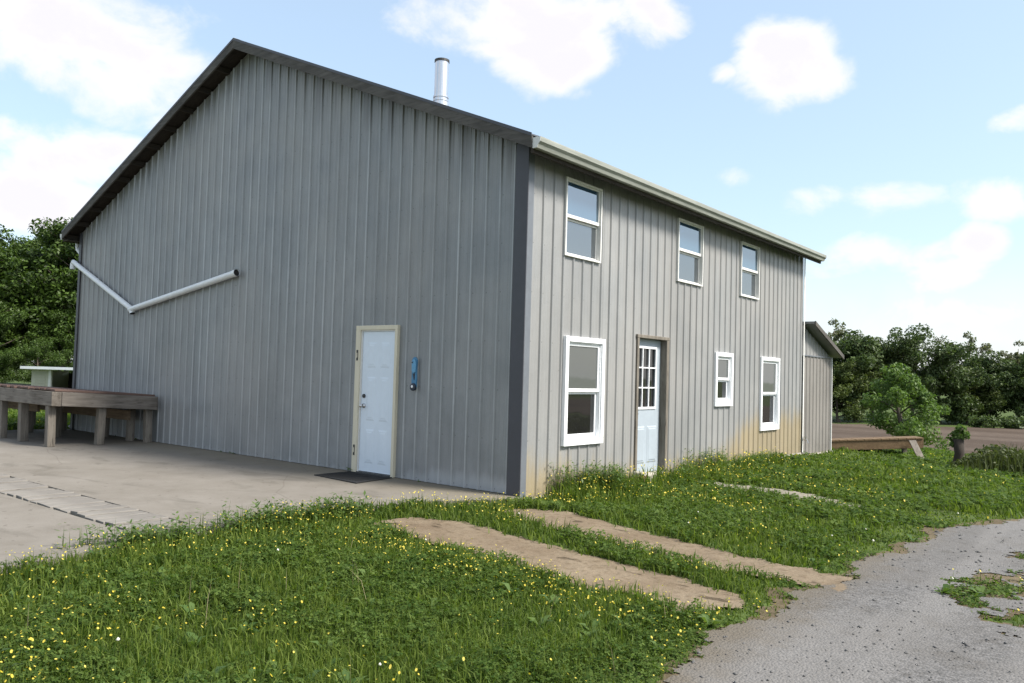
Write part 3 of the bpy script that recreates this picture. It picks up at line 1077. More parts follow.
def window(r, style):
    y0, y1, z0, z1 = r
    thick = style == 'vinyl'
    fw = 0.070 if thick else 0.028
    fm = M['white'] if thick else M['offwhite']
    f = MB()
    bars(f, y0, y1, z0, z1, fw, -0.07, 0.052 if thick else 0.040, wb=fw * (1.1 if thick else 1.0))
    if thick:
        bars(f, y0 + fw, y1 - fw, z0 + fw * 1.1, z1 - fw, 0.016, -0.069, 0.030)
    win = obj('window', f, fm, barn, bevel=0.005)
    g = fw + (0.016 if thick else 0)
    a0, a1, b0, b1 = y0 + g, y1 - g, z0 + g + (fw * .1 if thick else 0), z1 - g
    mid = (b0 + b1) / 2 + (0.0 if thick else 0.015)
    sw = 0.036 if thick else 0.018
    us = bars(MB(), a0, a1, mid - 0.018, b1, sw, -0.020, 0.010, wb=0.045)
    obj('upper_sash', us, fm, win, bevel=0.003)
    ls = bars(MB(), a0, a1, b0, mid - 0.019, sw, -0.062, -0.026, wt=0.03, wb=0.05 if thick else 0.03)
    obj('lower_sash', ls, fm, win, bevel=0.003)
    gu = M['glass_up'] if not thick else M['glass_sky_grey']
    gl = M['screen'] if not thick else M['glass_low']
    tl = 0.0 if thick else 0.003
    ya, yb, za, zb = a0 + sw * .8, a1 - sw * .8, mid + 0.02, b1 - sw * .8
    obj('pane', MB().hexa([(-0.010, ya, za), (-0.002, ya, za), (-0.002, yb, za), (-0.010, yb, za)],
                          [(-0.010 - tl, ya, zb), (-0.002 - tl, ya, zb), (-0.002 - tl, yb, zb), (-0.010 - tl, yb, zb)]), gu, win)
    zb, za = mid - 0.04, b0 + 0.02
    tl *= 0.35
    obj('pane', MB().hexa([(-0.046, ya, za), (-0.038, ya, za), (-0.038, yb, za), (-0.046, yb, za)],
                          [(-0.046 - tl, ya, zb), (-0.038 - tl, ya, zb), (-0.038 - tl, yb, zb), (-0.046 - tl, yb, zb)]), gl, win)
    return win


for k in ('w1', 'w2', 'w3'):
    window(SIDE[k], 'thin')
for k in ('w4', 'w5', 'w6'):
    window(SIDE[k], 'vinyl')


# gable door
def gable_door():
    x0, x1, z1 = D1[0], D1[1], D1[3]
    f = MB()
    wl, wr, wt = 0.095, 0.050, 0.062
    f.box(x0, x0 + wl, -0.052, 0.10, 0.004, z1 - wt)
    f.box(x1 - wr, x1, -0.052, 0.10, 0.004, z1 - wt)
    f.box(x0, x1, -0.052, 0.10, z1 - wt, z1)
    fr = obj('door_frame', f, M['cream'], barn, bevel=0.004)
    # inner stop
    f = MB()
    a0, a1, b1 = x0 + wl, x1 - wr, z1 - wt
    f.box(a0, a0 + 0.022, -0.030, 0.08, 0.004, b1 - .02)
    f.box(a1 - 0.018, a1, -0.030, 0.08, 0.004, b1 - .02)
    f.box(a0, a1, -0.030, 0.08, b1 - 0.02, b1)
    obj('door_stop', f, M['offwhite'], fr)
    for z in (1.60, 0.245):
        obj('strike_plate', MB().box(x0 + 0.030, x0 + 0.062, -0.058, -0.0525, z, z + 0.15), M['dark_metal'], fr)
        obj('strike_plate', MB().box(x0 + 0.038, x0 + 0.054, -0.061, -0.0585, z + 0.04, z + 0.11), M['cream'], fr)
    obj('threshold', MB().box(a0, a1, -0.045, 0.08, 0.0, 0.022), M['chrome'], fr)
    l0, l1, c0, c1 = a0 + 0.024, a1 - 0.020, 0.03, b1 - 0.022
    d = MB().box(l0, l1, -0.012, 0.030, c0, c1)
    w = (l1 - l0)
    pw = (w - 0.11 * 2 - 0.09) / 2
    rows = [(0.16, 0.42), (0.70, 0.56), (1.38, 0.16)]
    H = c1 - c0
    for (zz, hh) in ((0.12, 0.48), (0.72, 0.62), (1.47, 0.36)):
        for k in range(2):
            px = l0 + 0.11 + k * (pw + 0.09)
            for e, dd in ((0.0, 0.006),):
                d.panel((px, -0.0122, c0 + zz), (1, 0, 0), (0, 0, 1), (0, -1, 0), pw, hh, 0.005, 0.024)
                d.panel((px + 0.035, -0.0174, c0 + zz + 0.035), (1, 0, 0), (0, 0, 1), (0, -1, 0), pw - 0.07, hh - 0.07, 0.003, 0.018)
    dr = obj('door', d, M['door_white'], barn, origin=(l1, 0.01, c0))
    kx = l0 + 0.062
    k = MB().tube([(kx, -0.012, 0.955), (kx, -0.024, 0.955), (kx, -0.026, 0.955), (kx, -0.052, 0.955), (kx, -0.060, 0.955), (kx, -0.078, 0.955), (kx, -0.086, 0.955)],
                  [0.034, 0.032, 0.012, 0.012, 0.024, 0.027, 0.016], 16)
    obj('door_knob', k, M['chrome'], dr, smooth=True)
    k = MB().tube([(kx, -0.012, 1.095), (kx, -0.030, 1.095), (kx, -0.034, 1.095)], [0.030, 0.027, 0.020], 16)
    obj('deadbolt', k, M['dark_metal'], dr, smooth=True)


gable_door()


# side door, set back in an old rough timber frame
def side_door():
    y0, y1, z1 = D2[0], D2[1], D2[3]
    f = MB()
    f.box(-0.16, 0.030, y0, y0 + 0.058, -0.05, z1 - 0.05)
    f.box(-0.16, 0.030, y1 - 0.075, y1, -0.05, z1 - 0.05)
    f.box(-0.16, 0.034, y0 - 0.012, y1 + 0.012, z1 - 0.05, z1)
    fr = obj('side_door_frame', f, M['rough_frame'], barn, bevel=0.006)
    obj('door_sill', MB().box(-0.16, 0.045, y0 + .06, y1 - .077, -0.06, 0.03), M['footing'], fr)
    l0, l1, c0, c1, xf = y0 + 0.061, y1 - 0.078, 0.035, z1 - 0.053, -0.085
    w = l1 - l0
    H = c1 - c0
    q0, q1, t0, t1 = l0 + 0.09, l1 - 0.16, c0 + 0.98, c1 - 0.13
    d = MB()
    d.box(xf - 0.04, xf, l0, l1, c0, t0)
    d.box(xf - 0.04, xf, l0, l1, t1, c1)
    d.box(xf - 0.04, xf, l0, q0, t0, t1)
    d.box(xf - 0.04, xf, q1, l1, t0, t1)
    pw = (w - 0.09 * 2 - 0.07) / 2
    for k in range(2):
        py = l0 + 0.09 + k * (pw + 0.07)
        d.panel((xf + 0.0004, py, c0 + 0.14), (0, 1, 0), (0, 0, 1), (1, 0, 0), pw, 0.56, 0.010, 0.022)
        d.panel((xf + 0.0108, py + .035, c0 + 0.175), (0, 1, 0), (0, 0, 1), (1, 0, 0), pw - .07, 0.49, 0.007, 0.015)
    dr = obj('side_door', d, M['door_blue'], barn, origin=(xf, l0, c0))
    g = MB()
    bars(g, q0 - .022, q1 + .022, t0 - .022, t1 + .022, 0.034, xf + 0.001, xf + 0.016)
    for k in (1, 2):
        yy = q0 + (q1 - q0) * k / 3
        g.box(xf - 0.012, xf + 0.010, yy - 0.009, yy + 0.009, t0 + 0.012, t1 - 0.012)
    for k in (1, 2):
        zz = t0 + (t1 - t0) * k / 3
        for j in range(3):
            ya = q0 + (q1 - q0) * j / 3 + (0.009 if j else 0.012)
            yb = q0 + (q1 - q0) * (j + 1) / 3 - (0.009 if j < 2 else 0.012)
            g.box(xf - 0.012, xf + 0.009, ya, yb, zz - 0.009, zz + 0.009)
    obj('lite_grille', g, M['white'], dr)
    obj('pane', MB().box(xf - 0.026, xf - 0.018, q0 - .002, q1 + .002, t0 - .002, t1 + .002), M['glass_low'], dr)
    k = MB().tube([(xf, l0 + 0.06, 0.93), (xf + 0.02, l0 + 0.06, 0.93), (xf + 0.022, l0 + 0.06, 0.93), (xf + 0.045, l0 + 0.06, 0.93), (xf + 0.07, l0 + 0.06, 0.93)],
                  [0.03, 0.028, 0.011, 0.022, 0.02], 14)
    obj('door_knob', k, M['chrome'], dr, smooth=True)


side_door()


# the two white drain pipes fixed to the gable
def drain_pipes():
    p0, p1, p2 = Vector((-12.50, -0.085, 3.625)), Vector((-9.74, -0.085, 2.535)), Vector((-6.11, -0.085, 3.045))
    a = MB().tube([(-12.50, -0.085, 3.49), (-12.505, -0.085, 3.60), p0 + Vector((0.03, 0, 0.02)), p0 + Vector((0.10, 0, -0.01)),
                   p1, p1 + Vector((0.05, 0, -0.09))], 0.052, 16, False)
    o = obj('drain_pipe', a, M['pvc'], barn, smooth=True)
    obj('pipe_mouth', MB().tube([p1 + Vector((0.045, 0, -0.075)), p1 + Vector((0.053, 0, -0.093))], 0.046, 16), M['black'], o)
    b = MB().tube([p1 + Vector((-0.05, 0, -0.012)), p1 + Vector((0.1, 0, 0.008)), p2], 0.056, 16, False)
    o = obj('drain_pipe', b, M['pvc'], barn, smooth=True)
    d = (p2 - p1).normalized()
    obj('pipe_mouth', MB().tube([p2 - d * 0.02, p2 - d * 0.012], 0.0545, 16), M['black'], o)
    c = MB().tube([p2 - d * 0.09, p2 + d * 0.002], 0.061, 16, False)
    obj('pipe_coupling', c, M['pvc'], o, smooth=True)
    for q in (p0.lerp(p1, 0.25), p0.lerp(p1, 0.75)):
        obj('pipe_bracket', MB().box(q.x - 0.015, q.x + 0.015, -0.03, -0.024, q.z - .07, q.z + .07), M['grey_trim'], o)
    # downspout at the far corner: elbow out of the gutter, and the foot of the pipe
    xg = -BW - EO - 0.06
    c = MB().tube([(xg, 0.06, 4.14), (xg, 0.06, 4.02), (xg + 0.03, 0.05, 3.95), (-BW - 0.12, 0.04, 3.85), (-BW - 0.085, 0.04, 3.76), (-BW - 0.085, 0.04, 0.10), (-BW - 0.09, -0.02, 0.04)],
                  0.042, 12)
    obj('downspout', c, M['pvc'], barn, smooth=True)


drain_pipes()


# lean-to at the far end
def lean_to():
    y0, y1 = BL + 0.04, 11.80
    rz = lambda y: 2.80 - 0.33 * (y - BL - 0.10)
    base = ribbed_wall(y0, y1, 2.03, lambda a: rz(a) - 0.10, [], lambda a, h, z: (h * .8 - 0.02, a, z), phase=0.10)
    lt = obj('lean_to', base, M['side_steel'], barn)
    obj('lean_to_panel', ribbed_wall(y0 + 0.02, y1, -0.10, lambda a: 2.05, [], lambda a, h, z: (h - 0.002, a, z), phase=0.05), M['lean_steel'], lt)
    obj('panel_trim', MB().box(0.001, 0.026, y0 + .02, y1, 2.05, 2.075), M['grey_trim'], lt)
    obj('panel_post', MB().box(-0.03, 0.03, y1 + .001, y1 + 0.03, -0.10, rz(y1) - 0.11), M['offwhite'], lt)
    obj('lean_to_footing', MB().box(-0.10, 0.07, y0 + .01, y1 + 0.06, -0.40, -0.105), M['footing'], lt)
    e0, e1 = BL + 0.10, 11.98
    mb = MB()
    xa, xb = -BW, 0.22
    mb.hexa([(xa, e0, rz(e0) - .05), (xb, e0, rz(e0) - .05), (xb, e1, rz(e1) - .05), (xa, e1, rz(e1) - .05)],
            [(xa, e0, rz(e0)), (xb, e0, rz(e0)), (xb, e1, rz(e1)), (xa, e1, rz(e1))])
    obj('lean_to_roof', mb, M['roof_steel'], lt)
    mb = MB()
    mb.hexa([(xb + .001, e0, rz(e0) - .085), (xb + .028, e0, rz(e0) - .085), (xb + .028, e1 + .01, rz(e1) - .085), (xb + .001, e1 + .01, rz(e1) - .085)],
            [(xb + .001, e0, rz(e0) + .01), (xb + .028, e0, rz(e0) + .01), (xb + .028, e1 + .01, rz(e1) + .01), (xb + .001, e1 + .01, rz(e1) + .01)])
    obj('lean_to_fascia', mb, M['fascia'], lt)
    obj('lean_to_back', MB().box(-BW, -0.021, y1 - .03, y1, -0.2, rz(y1) - .08), M['lean_steel'], lt)
    # faucet on the corner
    f = MB().tube([(0.03, BL + 0.0, 0.24), (0.10, BL + 0.0, 0.24), (0.13, BL + 0.0, 0.225), (0.14, BL + 0.0, 0.17)], 0.016, 10)
    f.tube([(0.085, BL + 0.0, 0.25), (0.085, BL + 0.0, 0.30)], 0.008, 8)
    f.tube([(0.085, BL + 0.0, 0.295), (0.085, BL + 0.0, 0.305)], 0.035, 10)
    obj('faucet', f, M['chrome'], barn, smooth=False)


lean_to()


# ------------------------------------------------------------------ objects by the gable
def plaque():
    r = thing('wall_plaque', (-1.82, -0.03, 1.2), 'narrow blue plaque hung on the gable wall beside the white door', 'plaque')
    w = 0.049
    prof = []
    for k in range(13):
        a = math.pi * k / 12
        prof.append((-1.82 + w * math.cos(a), 1.60 + 0.06 * math.sin(a)))
    prof += [(-1.82 - w * 0.92, 1.50), (-1.82 - w, 1.35), (-1.82 - w * 0.85, 1.25), (-1.82 - w * .4, 1.215), (-1.82 + w * .4, 1.215), (-1.82 + w * 0.85, 1.25),
             (-1.82 + w, 1.35), (-1.82 + w * 0.92, 1.50)]
    obj('backplate', MB().extrude(prof, 'y', -0.045, -0.024), M['plaque'], r, bevel=0.004)
    p2 = [(-1.82 + w * .8 * math.cos(math.pi * k / 10), 1.575 + 0.055 * math.sin(math.pi * k / 10)) for k in range(11)]
    p2 += [(-1.82 - w * .75, 1.47), (-1.82 - w * .2, 1.44), (-1.82 + w * .75, 1.46)]
    obj('raised_head', MB().extrude(p2, 'y', -0.058, -0.0455), M['plaque_lt'], r, bevel=0.004)
    v = MB().extrude([(-1.865, 1.585), (-1.83, 1.60), (-1.835, 1.575)], 'y', -0.062, -0.0585)
    obj('dark_mark', v, M['plaque_dk'], r)
    v = MB().extrude([(-1.84, 1.43), (-1.80, 1.44), (-1.805, 1.38), (-1.815, 1.345)], 'y', -0.050, -0.0455)
    obj('dark_mark', v, M['plaque_dk'], r)
    obj('base_ring', MB().tube([(-1.82, -0.046, 1.255), (-1.82, -0.066, 1.255), (-1.82, -0.072, 1.255)], [0.052, 0.050, 0.035], 20), M['plaque_dk'], r)
    obj('base_dot', MB().tube([(-1.825, -0.0725, 1.26), (-1.825, -0.078, 1.26)], [0.02, 0.015], 14), M['white'], r)


plaque()

mm = MB()
mm.hexa([(-3.03, -0.70, 0.001), (-2.03, -0.80, 0.001), (-2.15, -0.07, 0.001), (-3.02, -0.075, 0.001)],
        [(-3.03, -0.70, 0.014), (-2.03, -0.80, 0.016), (-2.15, -0.07, 0.014), (-3.02, -0.075, 0.014)])
for k in range(14):
    t_ = k / 14
    xx = -2.98 + t_ * 0.86
    mm.box(xx, xx + 0.025, -0.70, -0.12, 0.0165, 0.0195)
tag(obj('door_mat', mm, M['mat'], bevel=0.003), 'black rubber mat lying in front of the white gable door', 'door mat')


# heavy timber platform
def platform():
    r = thing('timber_platform', (-10.9, -0.95, 0), 'heavy weathered timber platform standing against the gable wall', 'platform')
    Z0, Z1 = 0.70, 0.945

    def sag(mb):
        mb.v = [(x, y, z - 0.095 * (y + 1.84) / 1.78 * min(1, z / 0.6)) for x, y, z in mb.v]
        return mb
    # front beam along x, end beam across, rear beam
    obj('beam', sag(MB().box(-14.3, -8.58, -1.92, -1.76, Z0, Z1)), M['timber_x'], r, bevel=0.008)
    obj('beam', sag(MB().box(-8.74, -8.58, -1.755, -0.06, Z0 + .005, Z1 + .004)), M['timber_y'], r, bevel=0.008)
    obj('beam', sag(MB().box(-14.3, -8.745, -0.22, -0.06, Z0, Z1)), M['timber_x'], r, bevel=0.008)
    obj('rail', sag(MB().box(-14.3, -9.02, -0.40, -0.345, 0.46, 0.66)), M['brown_x'], r, bevel=0.006)
    obj('rail', sag(MB().box(-14.3, -11.0, -1.22, -1.165, 0.50, 0.66)), M['brown_x'], r, bevel=0.006)
    legs = [(-8.80, -1.84), (-10.08, -1.80), (-10.90, -1.84), (-12.3, -1.84), (-13.6, -1.84),
            (-8.73, -1.02), (-8.75, -0.16), (-9.18, -0.26), (-10.20, -0.26), (-10.65, -0.98), (-12.0, -0.98), (-12.2, -0.26), (-13.8, -0.26)]
    rnd = random.Random(5)
    for x, y in legs:
        w = 0.062 + rnd.uniform(-.006, .008)
        lx, ly = rnd.uniform(-.02, .02), rnd.uniform(-.015, .015)
        zt = Z0 - 0.002
        m = MB().hexa([(x - w + lx, y - w + ly, 0.001), (x + w + lx, y - w + ly, 0.001), (x + w + lx, y + w + ly, 0.001), (x - w + lx, y + w + ly, 0.001)],
                      [(x - w, y - w, zt), (x + w, y - w, zt), (x + w, y + w, zt), (x - w, y + w, zt)])
        obj('leg', sag(m), M['timber_z'], r, bevel=0.008)
    x = -14.25
    k = 0
    while x < -8.75:
        w = rnd.uniform(0.14, 0.22)
        dz = rnd.uniform(0, 0.012)
        y0, y1 = -1.90 + rnd.uniform(-0.03, 0.05), -0.06 - rnd.uniform(0.0, 0.05)
        m = MB().hexa([(x, y0, Z1 + .006 + dz), (x + w, y0, Z1 + .006 + dz), (x + w, y1, Z1 + .006), (x, y1, Z1 + .006)],
                      [(x, y0, Z1 + .040 + dz), (x + w, y0, Z1 + .040 + dz), (x + w, y1, Z1 + .040), (x, y1, Z1 + .040)])
        obj('deck_board', sag(m), M['red_board'], r, bevel=0.004)
        x += w + rnd.uniform(0.004, 0.02)


platform()


# rubble block with a broken brick by the side door
def lump(c, s, seed, mat, name, label, cat):
    rnd = random.Random(seed)
    m = MB()
    b = [(-1, -1), (1, -1), (1, 1), (-1, 1)]
    jit = lambda: rnd.uniform(0.82, 1.08)
    m.hexa([(c[0] + s[0] * x * jit(), c[1] + s[1] * y * jit(), c[2]) for x, y in b],
           [(c[0] + s[0] * x * jit() * .9, c[1] + s[1] * y * jit() * .9, c[2] + s[2] * jit()) for x, y in b])
    return tag(obj(name, m, mat, bevel=min(s) * 0.2), label, cat)


gzz = float(height(0.1, 3.1))
lump((0.22, 2.62, gzz), (0.13, 0.18, 0.19), 1, M['footing'], 'concrete_block', 'rough grey concrete block among weeds left of the blue side door', 'block')
lump((0.30, 2.42, gzz - 0.01), (0.05, 0.08, 0.15), 2, M['brick'], 'broken_brick', 'broken red brick beside the concrete block at the side door', 'brick')


# ------------------------------------------------------------------ shed behind the barn corner
def shed():
    c = Vector((-26.3, 4.9, 0))
    g = -0.15
    r = thing('small_shed', (c.x, c.y, g), 'low cream shed with a pale flat roof beyond the barn corner', 'shed')
    ax = RGT.copy(); ax.z = 0; ax.normalize()
    ay = Vector((-ax.y, ax.x, 0))
    P = lambda a, b, z: tuple(c + ax * a + ay * b + Vector((0, 0, z)))

    def bx(a0, a1, b0, b1, z0, z1, z1b=None):
        z1b = z1 if z1b is None else z1b
        return MB().hexa([P(a0, b0, z0), P(a1, b0, z0), P(a1, b1, z0), P(a0, b1, z0)],
                         [P(a0, b0, z1), P(a1, b0, z1), P(a1, b1, z1b), P(a0, b1, z1b)])
    w = obj('front_wall', bx(-0.62, 0.02, 0.0, 0.06, g, 1.14), M['shed_wall'], r)
    for k in range(6):
        z = 0.42 + k * 0.11
        obj('slat', bx(-0.50, -0.08, -0.02, -0.001, z, z + 0.06), M['shed_wall'], w)
    obj('corner_post', bx(0.021, 0.12, -0.02, 0.08, g, 1.14), M['offwhite'], r)
    obj('back_wall', bx(-0.62, 2.6, 2.4, 2.46, g, 1.0), M['soffit'], r)
    obj('left_wall', bx(-0.62, -0.56, 0.061, 2.399, g, 1.08), M['shed_wall'], r)
    obj('right_wall', bx(2.54, 2.6, 0.0, 2.399, g, 1.08), M['soffit'], r)
    obj('roof', bx(-0.85, 2.85, -0.35, 2.7, 1.16, 1.26, 1.20), M['shed_roof'], r)


shed()


# ------------------------------------------------------------------ ramp and stump on the right
def ramp():
    c = Vector((0.62, 12.9, 0))
    r = thing('timber_ramp', (c.x, c.y, float(height(c.x, c.y))), 'long tan timber ramp propped up on the grass beyond the barn', 'ramp')
    ax = Vector((0.80, 0.60, 0)).normalized()
    ay = Vector((-ax.y, ax.x, 0))
    P = lambda a, b, z: tuple(c + ax * a + ay * b + Vector((0, 0, z)))

    def bar(a0, a1, b0, b1, z00, z01, z10, z11):
        return MB().hexa([P(a0, b0, z00), P(a1, b0, z10), P(a1, b1, z10), P(a0, b1, z00)],
                         [P(a0, b0, z01), P(a1, b0, z11), P(a1, b1, z11), P(a0, b1, z01)])
    A0, A1 = -1.75, 1.25
    obj('side_beam', bar(A0, A1, 0.0, 0.06, -0.20, 0.02, -0.02, 0.20), M['tan_plank'], r, bevel=0.006)
    obj('side_beam', bar(A0, A1, 0.40, 0.46, -0.20, 0.02, -0.02, 0.20), M['tan_plank'], r, bevel=0.006)
    n = 15
    for k in range(n):
        t0, t1 = k / n, (k + 0.93) / n
        a0, a1 = A0 + (A1 - A0) * t0, A0 + (A1 - A0) * t1
        z0, z1 = 0.022 + 0.18 * t0, 0.022 + 0.18 * t1
        obj('deck_board', bar(a0, a1, -0.02, 0.48, z0, z0 + 0.035, z1, z1 + 0.035), M['tan_plank'], r)
    obj('prop_board', MB().hexa([P(1.02, -0.42, -0.42), P(1.18, -0.42, -0.42), P(1.18, -0.38, -0.42), P(1.02, -0.38, -0.42)],
                                [P(0.86, -0.10, 0.16), P(1.02, -0.10, 0.17), P(1.02, -0.06, 0.17), P(0.86, -0.06, 0.16)]), M['timber_z'], r)
    obj('prop_post', MB().hexa([P(0.9, 0.3, -0.5), P(1.0, 0.3, -0.5), P(1.0, 0.39, -0.5), P(0.9, 0.39, -0.5)],
                               [P(0.9, 0.3, 0.15), P(1.0, 0.3, 0.15), P(1.0, 0.39, 0.15), P(0.9, 0.39, 0.15)]), M['timber_z'], r)


ramp()


# ------------------------------------------------------------------ trees
def leaf_cloud(rng, centers, radii, n, size, flat=0.75):
    """leaf quads spread in and on a set of clump spheres; returns verts, loops, sizes"""
    w = np.array([r ** 2 for r in radii])
    k = rng.choice(len(centers), n, p=w / w.sum())
    C = np.array(centers)[k]
    Rr = np.array(radii)[k]
    d = rng.normal(size=(n, 3))
    d /= np.linalg.norm(d, axis=1)[:, None]
    rad = Rr * (0.35 + 0.72 * rng.random(n) ** 0.6)
    P = C + d * rad[:, None] * np.array([1, 1, flat])
    nrm = d * 0.6 + rng.normal(size=(n, 3)) * 0.6 + np.array([0, 0, 0.45])
    nrm /= np.linalg.norm(nrm, axis=1)[:, None]
    a = np.cross(nrm, rng.normal(size=(n, 3)))
    a /= np.linalg.norm(a, axis=1)[:, None]
    b = np.cross(nrm, a)
    s = size * (0.6 + 0.8 * rng.random(n))[:, None]
    q = np.stack([P - a * s, P - b * s * 0.5 + nrm * s * 0.18, P + a * s, P + b * s * 0.5 + nrm * s * 0.18], 1)
    V = q.reshape(-1, 3)
    L = np.arange(n * 4)
    return V, L, np.full(n, 4)


def make_tree(name, seed, h, spread, trunk_h, n_leaf, leaf_size, leafmat, label, cat, group, sparse=False, shape='round', loc=(0, 0, 0)):
    rng = np.random.default_rng(seed)
    rnd = random.Random(seed)
    root = thing(name, (0, 0, 0), label, cat, group)
    tr = MB()
    r0 = h * 0.022 + 0.03
    top = Vector((rnd.uniform(-.05, .05) * h, rnd.uniform(-.05, .05) * h, h * 0.82))
    mid = Vector((rnd.uniform(-.03, .03) * h, rnd.uniform(-.03, .03) * h, trunk_h))
    tr.tube([(0, 0, -0.3), (0, 0, 0.15), mid, mid.lerp(top, .5) + Vector((rnd.uniform(-.03, .03) * h, rnd.uniform(-.03, .03) * h, 0)), top],
            [r0 * 1.5, r0 * 1.1, r0 * 0.85, r0 * 0.5, r0 * 0.12], 9)
    cs, rs = [], []
    nl = 16 if not sparse else 20
    for i in range(nl):
        t = (i + 0.5) / nl
        zb = trunk_h + (h * 0.78 - trunk_h) * t * 0.9
        an = i * 2.399 + rnd.uniform(-.5, .5)
        if shape == 'round':
            reach = spread * (0.95 * math.sin(math.pi * (0.22 + 0.70 * t)) ** 0.8) * rnd.uniform(0.65, 1.1)
        elif shape == 'vase':
            reach = spread * (0.35 + 0.65 * t) * rnd.uniform(0.6, 1.1)
        else:
            reach = spread * (1.0 - 0.75 * t) * rnd.uniform(0.7, 1.15)
        rise = h * rnd.uniform(0.06, 0.17)
        base = mid.lerp(top, min(0.98, t * 0.85))
        tip = base + Vector((math.cos(an) * reach, math.sin(an) * reach, rise))
        km = base.lerp(tip, 0.55) + Vector((0, 0, rise * 0.25))
        tr.tube([base, km, tip], [r0 * (0.42 - 0.25 * t), r0 * 0.2, r0 * 0.05], 6)
        cr = spread * rnd.uniform(0.20, 0.40) * (0.62 if sparse else 1.0)
        cs.append(tip); rs.append(cr)
        cs.append(base.lerp(tip, 0.62)); rs.append(cr * rnd.uniform(0.7, 1.0))
        for j in range(2):
            o = Vector((rnd.uniform(-1, 1), rnd.uniform(-1, 1), rnd.uniform(-.5, .8))) * cr * 1.25
            cs.append(tip + o); rs.append(cr * rnd.uniform(0.35, 0.6))
            tr.tube([km.lerp(tip, .6), tip + o], [r0 * 0.09, r0 * 0.03], 5)
    cs.append(top + Vector((0, 0, h * 0.06))); rs.append(spread * (0.3 if not sparse else 0.18))
    cs.append(top - Vector((0, 0, h * 0.08))); rs.append(spread * (0.4 if not sparse else 0.2))
    obj('trunk', tr, M['bark'], root, origin=(0, 0, 0), smooth=True)
    V, L, Z = leaf_cloud(rng, [tuple(c) for c in cs], rs, n_leaf, leaf_size)
    V = V[:]
    me = np_mesh('crown', V, L, Z, leafmat)
    link_mesh('crown', me, (0, 0, 0), root)
    root.location = loc
    return root


def copy_tree(src, loc, rz, sc, label, mat=None):
    r = src.copy()
    COL.objects.link(r)
    r.location = loc
    r.rotation_euler = (0, 0, rz)
    r.scale = sc
    r['label'] = label
    for ch in src.children:
        c = ch.copy()
        COL.objects.link(c)
        c.parent = r
        if mat and ch.name.startswith('crown'):
            c.material_slots[0].link = 'OBJECT'
            c.material_slots[0].material = mat
    return r


def cam_xy(depth, u, v=400):
    """ground spot at a distance along the view and a sideways offset in metres"""
    p = CAM + FWD * depth + RGT * u
    return p.x, p.y


def place_pt(depth, side):
    x, y = cam_xy(depth, side)
    return (x, y, float(height(x, y)) - 0.05)


# big broadleaf trees behind the far corner of the barn (left of the picture)
GL = 'broadleaf trees beyond the left end of the barn'
tL = make_tree('broadleaf_tree', 11, 10.4, 3.6, 1.8, 24000, 0.112, M['leaf_left'],
               'tall dense green tree nearest the far corner of the barn', 'tree', GL, loc=place_pt(46, -25.6))
tL2 = make_tree('broadleaf_tree', 12, 9.6, 3.9, 1.6, 24000, 0.115, M['leaf_left'],
                'bushy green tree at the left edge of the photo', 'tree', GL, loc=place_pt(45, -29.6))
for src, dep, sd, rz, sc, lb in (
        (tL, 49, -28.2, 2.0, 0.98, 'green tree standing half hidden between the two bushy left trees'),
        (tL2, 52, -25.2, 1.0, 0.95, 'dark tree mostly hidden behind the barn corner and its neighbour'),
        (tL2, 50, -33.0, 4.0, 1.0, 'green tree just outside the left edge of the picture'),
        (tL, 51, -37.5, 0.3, 0.95, 'tall green tree well outside the left edge of the picture'),
        (tL2, 53, -42.5, 1.9, 1.05, 'bushy green tree farthest outside the left edge of the picture'),
        (tL, 54, -31.0, 5.0, 1.05, 'tree filling the gap in the back row at the far left'),
        (tL2, 42, -27.2, 3.3, 0.52, 'short rounded tree in front of the tall left trees beside the shed'),
        (tL2, 38, -24.6, 1.4, 0.27, 'low dark shrub standing left of the small shed'),
        (tL2, 39, -23.0, 2.4, 0.29, 'low dark shrub straight behind the small shed'),
        (tL, 43.5, -24.4, 0.6, 0.45, 'small tree tucked behind the shed at the barn corner')):
    copy_tree(src, place_pt(dep, sd), rz, (sc, sc, sc), lb)

# woodland edge beyond the field (right of the picture)
GR = 'woodland trees beyond the field'
rA = make_tree('woodland_tree', 21, 9.6, 3.9, 1.0, 13000, 0.165, M['leaf_far'],
               'dark rounded tree beyond the field next to the lean-to', 'tree', GR, loc=place_pt(90, 38.6))
rA.scale = (1.12, 1.12, 1.12)
rB = make_tree('woodland_tree', 22, 11.6, 4.6, 1.2, 15000, 0.165, M['leaf_far'],
               'broad flat-topped dark tree rising above the young tree', 'tree', GR, shape='vase', loc=place_pt(90, 45.2))
rC = make_tree('pale_tree', 23, 13.0, 3.4, 2.0, 3000, 0.20, M['leaf_pale'],
               'thin pale twiggy tree above the dark crowns near the lean-to', 'tree', 'pale thin trees in the woodland', sparse=True, shape='vase', loc=place_pt(94, 37.0))
rD = make_tree('woodland_tree', 24, 8.4, 4.2, 0.6, 13000, 0.165, M['leaf_far'],
               'low bushy dark tree beyond the field at the right edge', 'tree', GR, loc=place_pt(91, 59.0))
